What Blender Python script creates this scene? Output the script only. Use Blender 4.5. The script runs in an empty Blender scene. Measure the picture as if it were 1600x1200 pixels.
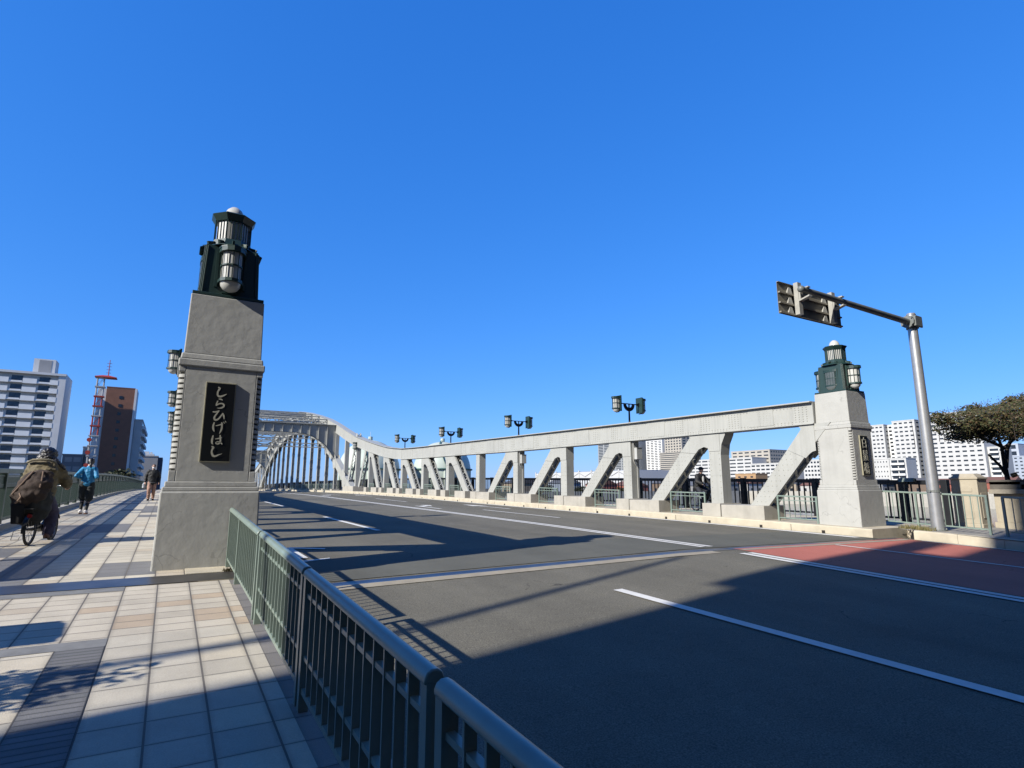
import bpy, math, random
from mathutils import Vector, Matrix, noise as mnoise
random.seed(7)
R = math.radians
scene = bpy.context.scene
COL = scene.collection

# ------------------------------------------------------------------ camera
PITCH = math.atan(163.0 / 900.0)
YAW = math.atan(540.0 / (900.0 / math.cos(PITCH)))
EYE = Vector((0, 0, 1.55))
fw = Vector((math.sin(YAW) * math.cos(PITCH), math.cos(YAW) * math.cos(PITCH), math.sin(PITCH)))
rt = Vector((math.cos(YAW), -math.sin(YAW), 0))
up = rt.cross(fw)
cam_data = bpy.data.cameras.new('camera')
cam_data.sensor_width = 36.0
cam_data.lens = 36.0 * 900.0 / 1600.0
cam_data.clip_start = 0.05
cam_data.clip_end = 6000
cam = bpy.data.objects.new('camera', cam_data)
COL.objects.link(cam)
M = Matrix((rt, up, -fw)).transposed().to_4x4()
M.translation = EYE
cam.matrix_world = M
scene.camera = cam

# ------------------------------------------------------------------ light
SUN_EL, SUN_AZ = R(31.5), R(10.5)          # sun stands to the left (-X), a little behind the camera
to_sun = Vector((-math.cos(SUN_EL) * math.cos(SUN_AZ), -math.cos(SUN_EL) * math.sin(SUN_AZ), math.sin(SUN_EL)))
world = bpy.data.worlds.new('World')
scene.world = world
world.use_nodes = True
wn = world.node_tree
wn.nodes.clear()
sky = wn.nodes.new('ShaderNodeTexSky')
sky.sky_type = 'NISHITA'
sky.sun_disc = False
sky.sun_elevation = SUN_EL
sky.sun_rotation = math.atan2(to_sun.x, to_sun.y)
sky.altitude = 0
sky.air_density = 1.0
sky.dust_density = 0.25
sky.ozone_density = 3.0
hsv = wn.nodes.new('ShaderNodeHueSaturation')
hsv.inputs['Saturation'].default_value = 1.22
hsv.inputs['Value'].default_value = 0.15
bg = wn.nodes.new('ShaderNodeBackground')
bg.inputs['Strength'].default_value = 0.0804
wo = wn.nodes.new('ShaderNodeOutputWorld')
wn.links.new(sky.outputs[0], hsv.inputs['Color'])
# tone of the clear winter sky: deeper red and green, flatter blue (per-channel curve of the sky's own radiance)
sep = wn.nodes.new('ShaderNodeSeparateColor'); comb = wn.nodes.new('ShaderNodeCombineColor')
wn.links.new(hsv.outputs[0], sep.inputs[0])
for ch, gain, g in ((0, .405, .86), (1, .612, .60), (2, 1.15, .45)):
    pw = wn.nodes.new('ShaderNodeMath'); pw.operation = 'POWER'; pw.inputs[1].default_value = g
    ml = wn.nodes.new('ShaderNodeMath'); ml.operation = 'MULTIPLY'; ml.inputs[1].default_value = gain / .15
    wn.links.new(sep.outputs[ch], pw.inputs[0]); wn.links.new(pw.outputs[0], ml.inputs[0]); wn.links.new(ml.outputs[0], comb.inputs[ch])
wn.links.new(comb.outputs[0], bg.inputs['Color'])
wn.links.new(bg.outputs[0], wo.inputs['Surface'])

sl = bpy.data.lights.new('sun', 'SUN')
sl.energy = 5.0
sl.angle = R(0.53)
sl.color = (1.0, 0.95, 0.86)
so = bpy.data.objects.new('sun', sl)
COL.objects.link(so)
so.rotation_euler = to_sun.to_track_quat('Z', 'Y').to_euler()
so.location = (-40, -10, 40)

scene.view_settings.view_transform = 'Standard'
scene.view_settings.look = 'None'
scene.view_settings.exposure = 0.9
scene.view_settings.gamma = 1.0
scene.render.engine = 'CYCLES'
scene.cycles.use_denoising = True
scene.cycles.max_bounces = 8
scene.cycles.transparent_max_bounces = 16

# ------------------------------------------------------------------ levels
YS = [-60, -5, 0, 8.3, 13, 20, 30, 40, 50, 60, 75, 93.3, 111.6, 126.6, 136.6, 146.6, 156.6, 166.6, 173.6, 178.3, 186.6, 260]
ZS = [-2.7, -.27, -.04, .36, .47, .60, .76, .93, 1.05, 1.12, 1.18, 1.2, 1.18, 1.12, 1.05, .93, .76, .60, .47, .36, -.04, -2.2]
def lerp_tab(x, xs, ys):
    if x <= xs[0]: return ys[0]
    for i in range(len(xs) - 1):
        if x <= xs[i + 1]:
            t = (x - xs[i]) / (xs[i + 1] - xs[i]); return ys[i] + t * (ys[i + 1] - ys[i])
    return ys[-1]
def zr(y): return lerp_tab(y, YS, ZS)                 # road crown line along the bridge
RC = 8.57
def zroad(x, y): return zr(y) + .03 - .012 * abs(x - RC)
def zwalk(y): return zr(y) + .15
CY_ = 93.29                                           # middle of the bridge

# ------------------------------------------------------------------ materials
MATS = {}
KA = .536                                             # real-world base colours: the values below are as they look at this exposure
def nd(nt, t, **kw):
    n = nt.nodes.new(t)
    for k, v in kw.items(): setattr(n, k, v)
    return n
def mk(name, col, rough=.6, var=.12, scale=3.0, bump=.0, bscale=60.0, metal=0.0, col2=None, world_co=False, spec=.5, streak=0.0, speck=0.0, dirt=0.0, crack=0.0):
    if name in MATS: return MATS[name]
    col = tuple(c * KA for c in col)
    if col2: col2 = tuple(c * KA for c in col2)
    m = bpy.data.materials.new(name); m.use_nodes = True
    nt = m.node_tree; b = nt.nodes['Principled BSDF']; L = nt.links.new
    b.inputs['Roughness'].default_value = rough
    b.inputs['Metallic'].default_value = metal
    b.inputs['Specular IOR Level'].default_value = spec
    if world_co:
        g = nd(nt, 'ShaderNodeNewGeometry'); co = g.outputs['Position']
    else:
        g = nd(nt, 'ShaderNodeTexCoord'); co = g.outputs['Object']
    c1 = col; c2 = col2 or tuple(max(0, c * (1 - 2 * var)) for c in col)
    n = nd(nt, 'ShaderNodeTexNoise'); n.inputs['Scale'].default_value = scale; n.inputs['Detail'].default_value = 6; n.inputs['Roughness'].default_value = .6
    L(co, n.inputs['Vector'])
    r = nd(nt, 'ShaderNodeValToRGB'); r.color_ramp.elements[0].position = .32; r.color_ramp.elements[1].position = .68
    r.color_ramp.elements[0].color = (*c2, 1); r.color_ramp.elements[1].color = (*c1, 1)
    L(n.outputs['Fac'], r.inputs['Fac'])
    out = r.outputs['Color']
    def mul(src, fac_socket, amount, colr=(0, 0, 0)):
        mx = nd(nt, 'ShaderNodeMix', data_type='RGBA'); mx.blend_type = 'MIX'
        ml = nd(nt, 'ShaderNodeMath', operation='MULTIPLY'); ml.inputs[1].default_value = amount
        L(fac_socket, ml.inputs[0]); L(ml.outputs[0], mx.inputs['Factor'])
        L(src, mx.inputs['A']); mx.inputs['B'].default_value = (*colr, 1)
        return mx.outputs['Result']
    if streak:
        mp = nd(nt, 'ShaderNodeMapping'); mp.inputs['Scale'].default_value = (7, 7, .35)
        L(co, mp.inputs['Vector'])
        n2 = nd(nt, 'ShaderNodeTexNoise'); n2.inputs['Scale'].default_value = 1.0; n2.inputs['Detail'].default_value = 5
        L(mp.outputs[0], n2.inputs['Vector'])
        r2 = nd(nt, 'ShaderNodeValToRGB'); r2.color_ramp.elements[0].position = .52; r2.color_ramp.elements[1].position = .78
        L(n2.outputs['Fac'], r2.inputs['Fac'])
        out = mul(out, r2.outputs['Color'], streak, tuple(c * .42 for c in col))
    if speck:
        n3 = nd(nt, 'ShaderNodeTexVoronoi'); n3.inputs['Scale'].default_value = 85
        L(co, n3.inputs['Vector'])
        r3 = nd(nt, 'ShaderNodeValToRGB'); r3.color_ramp.elements[0].position = .0; r3.color_ramp.elements[1].position = .9
        L(n3.outputs['Color'], r3.inputs['Fac'])
        out = mul(out, r3.outputs['Color'], speck, tuple(min(1, c * 2.6) for c in col))
    if dirt:
        n4 = nd(nt, 'ShaderNodeTexNoise'); n4.inputs['Scale'].default_value = .9; n4.inputs['Detail'].default_value = 8; n4.inputs['Roughness'].default_value = .7
        L(co, n4.inputs['Vector'])
        r4 = nd(nt, 'ShaderNodeValToRGB'); r4.color_ramp.elements[0].position = .5; r4.color_ramp.elements[1].position = .75
        L(n4.outputs['Fac'], r4.inputs['Fac'])
        out = mul(out, r4.outputs['Color'], dirt, tuple(c * .45 for c in col))
    if crack:
        n6 = nd(nt, 'ShaderNodeTexNoise'); n6.inputs['Scale'].default_value = 2.6; n6.inputs['Detail'].default_value = 7; L(co, n6.inputs['Vector'])
        sc_ = nd(nt, 'ShaderNodeVectorMath', operation='SCALE'); sc_.inputs['Scale'].default_value = .5; L(n6.outputs['Color'], sc_.inputs[0])
        ad = nd(nt, 'ShaderNodeVectorMath', operation='ADD'); L(co, ad.inputs[0]); L(sc_.outputs['Vector'], ad.inputs[1])
        v6 = nd(nt, 'ShaderNodeTexVoronoi'); v6.feature = 'DISTANCE_TO_EDGE'; v6.inputs['Scale'].default_value = 1.15; L(ad.outputs['Vector'], v6.inputs['Vector'])
        lt = nd(nt, 'ShaderNodeMath', operation='LESS_THAN'); lt.inputs[1].default_value = .007; L(v6.outputs['Distance'], lt.inputs[0])
        gt = nd(nt, 'ShaderNodeMath', operation='GREATER_THAN'); gt.inputs[1].default_value = .5; L(n6.outputs['Fac'], gt.inputs[0])
        pr = nd(nt, 'ShaderNodeMath', operation='MULTIPLY'); L(lt.outputs[0], pr.inputs[0]); L(gt.outputs[0], pr.inputs[1])
        out = mul(out, pr.outputs[0], crack, tuple(c * .5 for c in col))
    L(out, b.inputs['Base Color'])
    if bump:
        n5 = nd(nt, 'ShaderNodeTexNoise'); n5.inputs['Scale'].default_value = bscale; n5.inputs['Detail'].default_value = 4
        L(co, n5.inputs['Vector'])
        bp = nd(nt, 'ShaderNodeBump'); bp.inputs['Strength'].default_value = bump; bp.inputs['Distance'].default_value = .02
        L(n5.outputs['Fac'], bp.inputs['Height']); L(bp.outputs[0], b.inputs['Normal'])
    MATS[name] = m
    return m

steel = mk('painted_steel', (.56, .565, .525), rough=.5, var=.05, scale=1.2, streak=.28, dirt=.20, bump=.04, bscale=25)
steel_far = mk('painted_steel_plain', (.53, .54, .505), rough=.55, var=.05, scale=.6, streak=.12)
plaster = mk('painted_plaster', (.585, .585, .55), rough=.75, var=.06, scale=1.6, streak=.16, dirt=.14, bump=.26, bscale=8, crack=.38)
concrete = mk('concrete', (.58, .55, .48), rough=.85, var=.10, scale=2.2, streak=.18, dirt=.25, bump=.2, bscale=50)
kerb_m = mk('kerb_concrete', (.74, .66, .50), rough=.85, var=.10, scale=3, dirt=.3, bump=.2, bscale=60)
dgreen = mk('dark_green_paint', (.022, .060, .052), rough=.42, var=.12, scale=4, bump=.05, bscale=40)
pgreen = mk('pale_green_paint', (.30, .385, .33), rough=.32, var=.08, scale=6, dirt=.15, bump=.03, bscale=30)
bronze = mk('bronze_trim', (.46, .43, .30), rough=.45, var=.12, scale=9)
blackplate = mk('black_plate', (.006, .007, .007), rough=.35, var=.1, scale=8)
letter_m = mk('pale_bronze', (.60, .58, .47), rough=.5, var=.12, scale=20)
milk = mk('milk_glass', (.74, .74, .70), rough=.25, var=.05, scale=6)
duskglass = mk('dusk_glass', (.16, .18, .17), rough=.15, var=.2, scale=6)
blackmetal = mk('black_metal', (.012, .014, .018), rough=.4, var=.2, scale=5)
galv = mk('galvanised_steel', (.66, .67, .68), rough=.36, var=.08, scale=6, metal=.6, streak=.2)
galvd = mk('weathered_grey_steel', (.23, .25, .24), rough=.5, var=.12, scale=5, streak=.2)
white_p = mk('road_paint', (1.05, 1.03, .96), rough=.7, var=.06, scale=14, world_co=True, dirt=.42, bump=.1, bscale=120)
stone = mk('old_limestone', (.60, .53, .40), rough=.85, var=.10, scale=2.5, streak=.35, dirt=.3, bump=.2, bscale=30)
stone_d = mk('dark_stone', (.17, .155, .13), rough=.9, var=.22, scale=4, streak=.4, bump=.25, bscale=30)  # darker stone colour for the wall recesses and slotted rail
rubber = mk('rubber', (.012, .012, .012), rough=.7)
metal_b = mk('bicycle_steel', (.35, .35, .36), rough=.3, metal=.9)

def principled(name):
    m = bpy.data.materials.new(name); m.use_nodes = True
    MATS[name] = m
    return m, m.node_tree, m.node_tree.nodes['Principled BSDF'], m.node_tree.links.new

def math_node(nt, op, a, b=None, c=None):
    n = nd(nt, 'ShaderNodeMath', operation=op)
    for i, v in enumerate((a, b, c)):
        if v is None: continue
        if isinstance(v, (int, float)): n.inputs[i].default_value = v
        else: nt.links.new(v, n.inputs[i])
    return n.outputs[0]

def asphalt_mat(name, dark, light, patch=.34):
    dark = tuple(c * KA for c in dark); light = tuple(c * KA for c in light)
    m, nt, b, L = principled(name)
    g = nd(nt, 'ShaderNodeNewGeometry'); co = g.outputs['Position']
    n = nd(nt, 'ShaderNodeTexNoise'); n.inputs['Scale'].default_value = 95; n.inputs['Detail'].default_value = 3
    L(co, n.inputs['Vector'])
    r = nd(nt, 'ShaderNodeValToRGB'); r.color_ramp.elements[0].position = .35; r.color_ramp.elements[1].position = .72
    r.color_ramp.elements[0].color = (*dark, 1); r.color_ramp.elements[1].color = (*light, 1)
    L(n.outputs['Fac'], r.inputs['Fac'])
    v = nd(nt, 'ShaderNodeTexVoronoi'); v.inputs['Scale'].default_value = 60; v.inputs['Randomness'].default_value = 1
    L(co, v.inputs['Vector'])
    sp = math_node(nt, 'LESS_THAN', v.outputs['Distance'], .16)
    wn_ = nd(nt, 'ShaderNodeTexWhiteNoise'); L(v.outputs['Position'], wn_.inputs['Vector'])
    sp = math_node(nt, 'MULTIPLY', sp, math_node(nt, 'GREATER_THAN', wn_.outputs['Value'], .72))
    mx = nd(nt, 'ShaderNodeMix', data_type='RGBA'); L(math_node(nt, 'MULTIPLY', sp, .55), mx.inputs['Factor'])
    L(r.outputs['Color'], mx.inputs['A']); mx.inputs['B'].default_value = (.25, .235, .215, 1)
    # wheel paths and patches, stretched along the driving direction
    mp = nd(nt, 'ShaderNodeMapping'); mp.inputs['Scale'].default_value = (.9, .07, .5); L(co, mp.inputs['Vector'])
    n2 = nd(nt, 'ShaderNodeTexNoise'); n2.inputs['Scale'].default_value = 1.1; n2.inputs['Detail'].default_value = 5; L(mp.outputs[0], n2.inputs['Vector'])
    n3 = nd(nt, 'ShaderNodeTexNoise'); n3.inputs['Scale'].default_value = .7; n3.inputs['Detail'].default_value = 7; n3.inputs['Roughness'].default_value = .65; L(co, n3.inputs['Vector'])
    s = math_node(nt, 'ADD', n2.outputs['Fac'], n3.outputs['Fac'])
    f = math_node(nt, 'MULTIPLY_ADD', s, patch * 2, 1 - patch * 2)
    vc = nd(nt, 'ShaderNodeTexVoronoi'); vc.feature = 'DISTANCE_TO_EDGE'; vc.inputs['Scale'].default_value = .45
    nv = nd(nt, 'ShaderNodeTexNoise'); nv.inputs['Scale'].default_value = 2.2; nv.inputs['Detail'].default_value = 6; L(co, nv.inputs['Vector'])
    va = nd(nt, 'ShaderNodeVectorMath', operation='ADD'); L(co, va.inputs[0])
    vs_ = nd(nt, 'ShaderNodeVectorMath', operation='SCALE'); vs_.inputs['Scale'].default_value = .55; L(nv.outputs['Color'], vs_.inputs[0]); L(vs_.outputs['Vector'], va.inputs[1])
    L(va.outputs['Vector'], vc.inputs['Vector'])
    ck = math_node(nt, 'MULTIPLY', math_node(nt, 'LESS_THAN', vc.outputs['Distance'], .0035), math_node(nt, 'GREATER_THAN', n3.outputs['Fac'], .56))
    f = math_node(nt, 'MULTIPLY', f, math_node(nt, 'SUBTRACT', 1.0, math_node(nt, 'MULTIPLY', ck, .55)))
    h = nd(nt, 'ShaderNodeVectorMath', operation='SCALE'); L(mx.outputs['Result'], h.inputs[0]); L(f, h.inputs['Scale'])
    L(h.outputs['Vector'], b.inputs['Base Color'])
    b.inputs['Roughness'].default_value = .82
    b.inputs['Specular IOR Level'].default_value = .15
    bp = nd(nt, 'ShaderNodeBump'); bp.inputs['Strength'].default_value = .5; bp.inputs['Distance'].default_value = .006
    L(n.outputs['Fac'], bp.inputs['Height']); L(bp.outputs[0], b.inputs['Normal'])
    return m
asphalt = asphalt_mat('asphalt', (.130, .122, .096), (.322, .300, .236))
asphalt_b = asphalt_mat('asphalt_smooth', (.145, .146, .122), (.205, .20, .165), .3)
asphalt_red = asphalt_mat('red_lane_coating', (.56, .18, .135), (.72, .26, .20), .18)

def tile_mat(name, su, sv, off, base, alt, alt_p, dark=None, dark_p=0.0, big=2, jw=.006, joint=(.17, .15, .125)):
    """paving slabs laid on world X/Y: su x sv metres, joints jw, colour picked per slab; dark = slabs in blocks of `big`"""
    base, alt, joint = [tuple(c * KA for c in q) for q in (base, alt, joint)]
    if dark: dark = tuple(c * KA for c in dark)
    m, nt, b, L = principled(name)
    g = nd(nt, 'ShaderNodeNewGeometry')
    sx = nd(nt, 'ShaderNodeSeparateXYZ'); L(g.outputs['Position'], sx.inputs[0])
    u = math_node(nt, 'DIVIDE', math_node(nt, 'ADD', sx.outputs['X'], off[0]), su)
    v = math_node(nt, 'DIVIDE', math_node(nt, 'ADD', sx.outputs['Y'], off[1]), sv)
    fu = math_node(nt, 'FLOOR', u); fv = math_node(nt, 'FLOOR', v)
    def edge(t, size):
        fr = math_node(nt, 'FRACT', t)
        d = math_node(nt, 'MINIMUM', fr, math_node(nt, 'SUBTRACT', 1.0, fr))
        return math_node(nt, 'MULTIPLY', d, size)
    d = math_node(nt, 'MINIMUM', edge(u, su), math_node(nt, 'MULTIPLY', edge(v, sv), 1.5))
    jm = math_node(nt, 'LESS_THAN', d, jw)
    cv = nd(nt, 'ShaderNodeCombineXYZ'); L(fu, cv.inputs[0]); L(fv, cv.inputs[1])
    w = nd(nt, 'ShaderNodeTexWhiteNoise'); w.noise_dimensions = '3D'; L(cv.outputs[0], w.inputs['Vector'])
    r = nd(nt, 'ShaderNodeValToRGB'); r.color_ramp.interpolation = 'LINEAR'
    r.color_ramp.elements[0].position = 0; r.color_ramp.elements[1].position = 1
    r.color_ramp.elements[0].color = (*base, 1)
    r.color_ramp.elements[1].color = (*alt, 1)
    e = r.color_ramp.elements.new(max(.01, 1 - alt_p)); e.color = (*[c * .84 for c in base], 1)
    e = r.color_ramp.elements.new(min(.99, 1 - alt_p * .8)); e.color = (*alt, 1)
    L(w.outputs['Value'], r.inputs['Fac'])
    out = r.outputs['Color']
    if dark:
        cv2 = nd(nt, 'ShaderNodeCombineXYZ')
        L(math_node(nt, 'FLOOR', math_node(nt, 'DIVIDE', fu, big)), cv2.inputs[0]); L(math_node(nt, 'FLOOR', math_node(nt, 'DIVIDE', fv, big * 2)), cv2.inputs[1])
        w2 = nd(nt, 'ShaderNodeTexWhiteNoise'); L(cv2.outputs[0], w2.inputs['Vector'])
        mx = nd(nt, 'ShaderNodeMix', data_type='RGBA'); L(math_node(nt, 'LESS_THAN', w2.outputs['Value'], dark_p), mx.inputs['Factor'])
        L(out, mx.inputs['A']); mx.inputs['B'].default_value = (*dark, 1); out = mx.outputs['Result']
    n = nd(nt, 'ShaderNodeTexNoise'); n.inputs['Scale'].default_value = 130; n.inputs['Detail'].default_value = 3; L(g.outputs['Position'], n.inputs['Vector'])
    n2 = nd(nt, 'ShaderNodeTexNoise'); n2.inputs['Scale'].default_value = 2.3; n2.inputs['Detail'].default_value = 7; n2.inputs['Roughness'].default_value = .65; L(g.outputs['Position'], n2.inputs['Vector'])
    f = math_node(nt, 'ADD', math_node(nt, 'MULTIPLY', n.outputs['Fac'], .5), math_node(nt, 'MULTIPLY_ADD', n2.outputs['Fac'], .6, .45))
    h = nd(nt, 'ShaderNodeVectorMath', operation='SCALE'); L(out, h.inputs[0]); L(f, h.inputs['Scale'])
    gr = nd(nt, 'ShaderNodeMapRange'); gr.inputs['From Min'].default_value = 0; gr.inputs['From Max'].default_value = .035; gr.inputs['To Min'].default_value = .72; gr.inputs['To Max'].default_value = 1.0; L(d, gr.inputs['Value'])
    h2 = nd(nt, 'ShaderNodeVectorMath', operation='SCALE'); L(h.outputs['Vector'], h2.inputs[0]); L(gr.outputs[0], h2.inputs['Scale']); h = h2
    mx = nd(nt, 'ShaderNodeMix', data_type='RGBA'); L(jm, mx.inputs['Factor']); L(h.outputs['Vector'], mx.inputs['A']); mx.inputs['B'].default_value = (*joint, 1)
    L(mx.outputs['Result'], b.inputs['Base Color'])
    b.inputs['Roughness'].default_value = .8
    bp = nd(nt, 'ShaderNodeBump'); bp.inputs['Strength'].default_value = .6; bp.inputs['Distance'].default_value = .004
    hh = math_node(nt, 'SUBTRACT', n.outputs['Fac'], math_node(nt, 'MULTIPLY', jm, 1.5))
    L(hh, bp.inputs['Height']); L(bp.outputs[0], b.inputs['Normal'])
    return m
BEI = (.78, .695, .545); BRN = (.63, .50, .35); GRT = (.24, .235, .23)
tile_near = tile_mat('paving_slabs_large', .305, .305, (.29, .32), (.72, .655, .525), (.74, .655, .50), .3)
tile_mid = tile_mat('paving_bricks', .305, .225, (.29, .05), BEI, BRN, .22)
tile_far = tile_mat('paving_bridge', .31, .31, (.02, .1), (.80, .725, .57), (.70, .60, .45), .2, GRT, .24, 2)
tile_dark = tile_mat('paving_ribbed', .305, .075, (.29, .02), GRT, (.19, .19, .185), .3, jw=.005, joint=(.05, .05, .05))
tile_strip = tile_mat('paving_edge', .40, .305, (.29, .32), (.27, .25, .22), (.31, .285, .25), .4, jw=.004, joint=(.06, .055, .05))

# ------------------------------------------------------------------ mesh builder
class MB:
    def __init__(s): s.v = []; s.f = []; s.m = []; s.cur = 0
    def add(s, vs, fs):
        o = len(s.v); s.v += [tuple(p) for p in vs]
        for f in fs: s.f.append([i + o for i in f]); s.m.append(s.cur)
    def box(s, x0, x1, y0, y1, z0, z1):
        s.add([(x0, y0, z0), (x1, y0, z0), (x1, y1, z0), (x0, y1, z0), (x0, y0, z1), (x1, y0, z1), (x1, y1, z1), (x0, y1, z1)],
              [(0, 3, 2, 1), (4, 5, 6, 7), (0, 1, 5, 4), (1, 2, 6, 5), (2, 3, 7, 6), (3, 0, 4, 7)])
    def taper(s, cx, cy, z0, z1, w0, d0, w1, d1):
        s.add([(cx - w0 / 2, cy - d0 / 2, z0), (cx + w0 / 2, cy - d0 / 2, z0), (cx + w0 / 2, cy + d0 / 2, z0), (cx - w0 / 2, cy + d0 / 2, z0),
               (cx - w1 / 2, cy - d1 / 2, z1), (cx + w1 / 2, cy - d1 / 2, z1), (cx + w1 / 2, cy + d1 / 2, z1), (cx - w1 / 2, cy + d1 / 2, z1)],
              [(0, 3, 2, 1), (4, 5, 6, 7), (0, 1, 5, 4), (1, 2, 6, 5), (2, 3, 7, 6), (3, 0, 4, 7)])
    def prism(s, poly, off):
        """closed polygon of 3-D points pushed along off"""
        n = len(poly); off = Vector(off)
        a = [Vector(p) for p in poly]; b = [p + off for p in a]
        s.add(a + b, [list(range(n))[::-1], list(range(n, 2 * n))] + [(i, (i + 1) % n, n + (i + 1) % n, n + i) for i in range(n)])
    def bar(s, p0, p1, w, h, side=None):
        """rectangular bar from p0 to p1; w across `side`, h across the third axis"""
        p0 = Vector(p0); p1 = Vector(p1); d = (p1 - p0).normalized()
        sd = Vector(side) if side else (Vector((0, 0, 1)).cross(d) if abs(d.z) < .95 else Vector((1, 0, 0)))
        sd = (sd - d * sd.dot(d)).normalized(); u = d.cross(sd)
        a = sd * w / 2; c = u * h / 2
        s.add([p0 - a - c, p0 + a - c, p0 + a + c, p0 - a + c, p1 - a - c, p1 + a - c, p1 + a + c, p1 - a + c],
              [(0, 3, 2, 1), (4, 5, 6, 7), (0, 1, 5, 4), (1, 2, 6, 5), (2, 3, 7, 6), (3, 0, 4, 7)])
    def cyl(s, p0, p1, r0, r1=None, n=10, caps=True):
        r1 = r0 if r1 is None else r1
        p0 = Vector(p0); p1 = Vector(p1); d = (p1 - p0).normalized()
        a = d.orthogonal().normalized(); b = d.cross(a)
        ring = [(math.cos(2 * math.pi * i / n), math.sin(2 * math.pi * i / n)) for i in range(n)]
        vs = [p0 + a * c * r0 + b * q * r0 for c, q in ring] + [p1 + a * c * r1 + b * q * r1 for c, q in ring]
        fs = [(i, (i + 1) % n, n + (i + 1) % n, n + i) for i in range(n)]
        if caps: fs += [list(range(n))[::-1], list(range(n, 2 * n))]
        s.add(vs, fs)
    def lathe(s, c, prof, n=16, a0=0.0, a1=2 * math.pi):
        """profile (r, z) turned about the vertical through c"""
        full = abs(a1 - a0 - 2 * math.pi) < 1e-6; k = n if full else n + 1
        vs = []
        for r, z in prof:
            for i in range(k):
                a = a0 + (a1 - a0) * i / n
                vs.append((c[0] + r * math.cos(a), c[1] + r * math.sin(a), c[2] + z))
        fs = []
        for j in range(len(prof) - 1):
            for i in range(n if full else n):
                i2 = (i + 1) % k
                fs.append((j * k + i, j * k + i2, (j + 1) * k + i2, (j + 1) * k + i))
        s.add(vs, fs)
    def tube(s, pts, r, n=8, closed=False):
        pts = [Vector(p) for p in pts]; m = len(pts); vs = []; ref = None
        rr = r if isinstance(r, (list, tuple)) else [r] * m
        for i in range(m):
            d = (pts[(i + 1) % m] - pts[i - 1]) if closed else (pts[min(i + 1, m - 1)] - pts[max(i - 1, 0)])
            d.normalize()
            if ref is None: ref = d.orthogonal()
            ref = (ref - d * ref.dot(d))
            if ref.length < 1e-5: ref = d.orthogonal()
            ref.normalize(); b = d.cross(ref)
            for k in range(n):
                a = 2 * math.pi * k / n
                vs.append(pts[i] + ref * math.cos(a) * rr[i] + b * math.sin(a) * rr[i])
        fs = []
        for i in range(m if closed else m - 1):
            j = (i + 1) % m
            for k in range(n): fs.append((i * n + k, i * n + (k + 1) % n, j * n + (k + 1) % n, j * n + k))
        if not closed: fs += [list(range(n))[::-1], list(range((m - 1) * n, m * n))]
        s.add(vs, fs)
    def ball(s, c, rx, ry=None, rz=None, n=12, m=8):
        ry = ry or rx; rz = rz or rx
        vs = [(c[0], c[1], c[2] - rz)]
        for j in range(1, m):
            t = math.pi * j / m
            for i in range(n):
                a = 2 * math.pi * i / n
                vs.append((c[0] + rx * math.sin(t) * math.cos(a), c[1] + ry * math.sin(t) * math.sin(a), c[2] - rz * math.cos(t)))
        vs.append((c[0], c[1], c[2] + rz)); fs = []
        for i in range(n): fs.append((0, 1 + (i + 1) % n, 1 + i)); fs.append((len(vs) - 1, 1 + (m - 2) * n + i, 1 + (m - 2) * n + (i + 1) % n))
        for j in range(m - 2):
            for i in range(n):
                a = 1 + j * n + i; b = 1 + j * n + (i + 1) % n
                fs.append((a, b, b + n, a + n))
        s.add(vs, fs)
    def mesh(s, name, mats, smooth=None):
        me = bpy.data.meshes.new(name)
        me.from_pydata(s.v, [], s.f); 
        for m in (mats if isinstance(mats, (list, tuple)) else [mats]): me.materials.append(m)
        me.polygons.foreach_set('material_index', s.m)
        if smooth is not None:
            me.polygons.foreach_set('use_smooth', [True] * len(me.polygons))
            me.set_sharp_from_angle(angle=R(smooth))
        me.update()
        return me
    def build(s, name, mats, parent=None, smooth=None, bevel=0.0, local=False):
        """link as ONE object; coordinates are world ones unless local=True"""
        if parent is not None and not local:
            off = parent.matrix_world.translation if False else wloc(parent)
            s.v = [(x - off.x, y - off.y, z - off.z) for x, y, z in s.v]
        o = bpy.data.objects.new(name, s.mesh(name, mats, smooth)); COL.objects.link(o)
        if parent is not None: o.parent = parent
        if bevel:
            bv = o.modifiers.new('bevel', 'BEVEL'); bv.width = bevel; bv.segments = 2; bv.limit_method = 'ANGLE'; bv.angle_limit = R(40)
        return o
def wloc(o):
    p = Vector((0, 0, 0))
    while o is not None: p += o.location; o = o.parent
    return p
def tag(o, label=None, cat=None, group=None, kind=None):
    if label: o['label'] = label
    if cat: o['category'] = cat
    if group: o['group'] = group
    if kind: o['kind'] = kind
    return o
def thing(name, loc, label, cat, group=None):
    o = bpy.data.objects.new(name, None); COL.objects.link(o); o.location = loc; o.empty_display_size = .2
    return tag(o, label, cat, group)
KIDS = {}
def kids(o): return [c for c in bpy.data.objects if c.parent is o]
def clone(o, loc=None, label=None, group=None, rotz=None):
    def rec(src, par):
        c = src.copy(); COL.objects.link(c)
        if par is not None: c.parent = par
        for k in kids_cache.get(src.name, []): rec(k, c)
        return c
    kids_cache = {}
    for q in bpy.data.objects:
        if q.parent is not None: kids_cache.setdefault(q.parent.name, []).append(q)
    r = rec(o, None)
    if loc is not None: r.location = loc
    if rotz is not None: r.rotation_euler = (0, 0, rotz)
    if label: r['label'] = label
    if group: r['group'] = group
    return r
def inst(src, parent, loc, rot=None, scale=None):
    """another part with the same mesh"""
    c = src.copy(); COL.objects.link(c); c.parent = parent; c.location = loc
    if rot: c.rotation_euler = rot
    if scale: c.scale = scale
    return c
def struct(name, mb, mats, **kw):
    o = mb.build(name, mats, **kw); o['kind'] = 'structure'; return o
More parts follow.
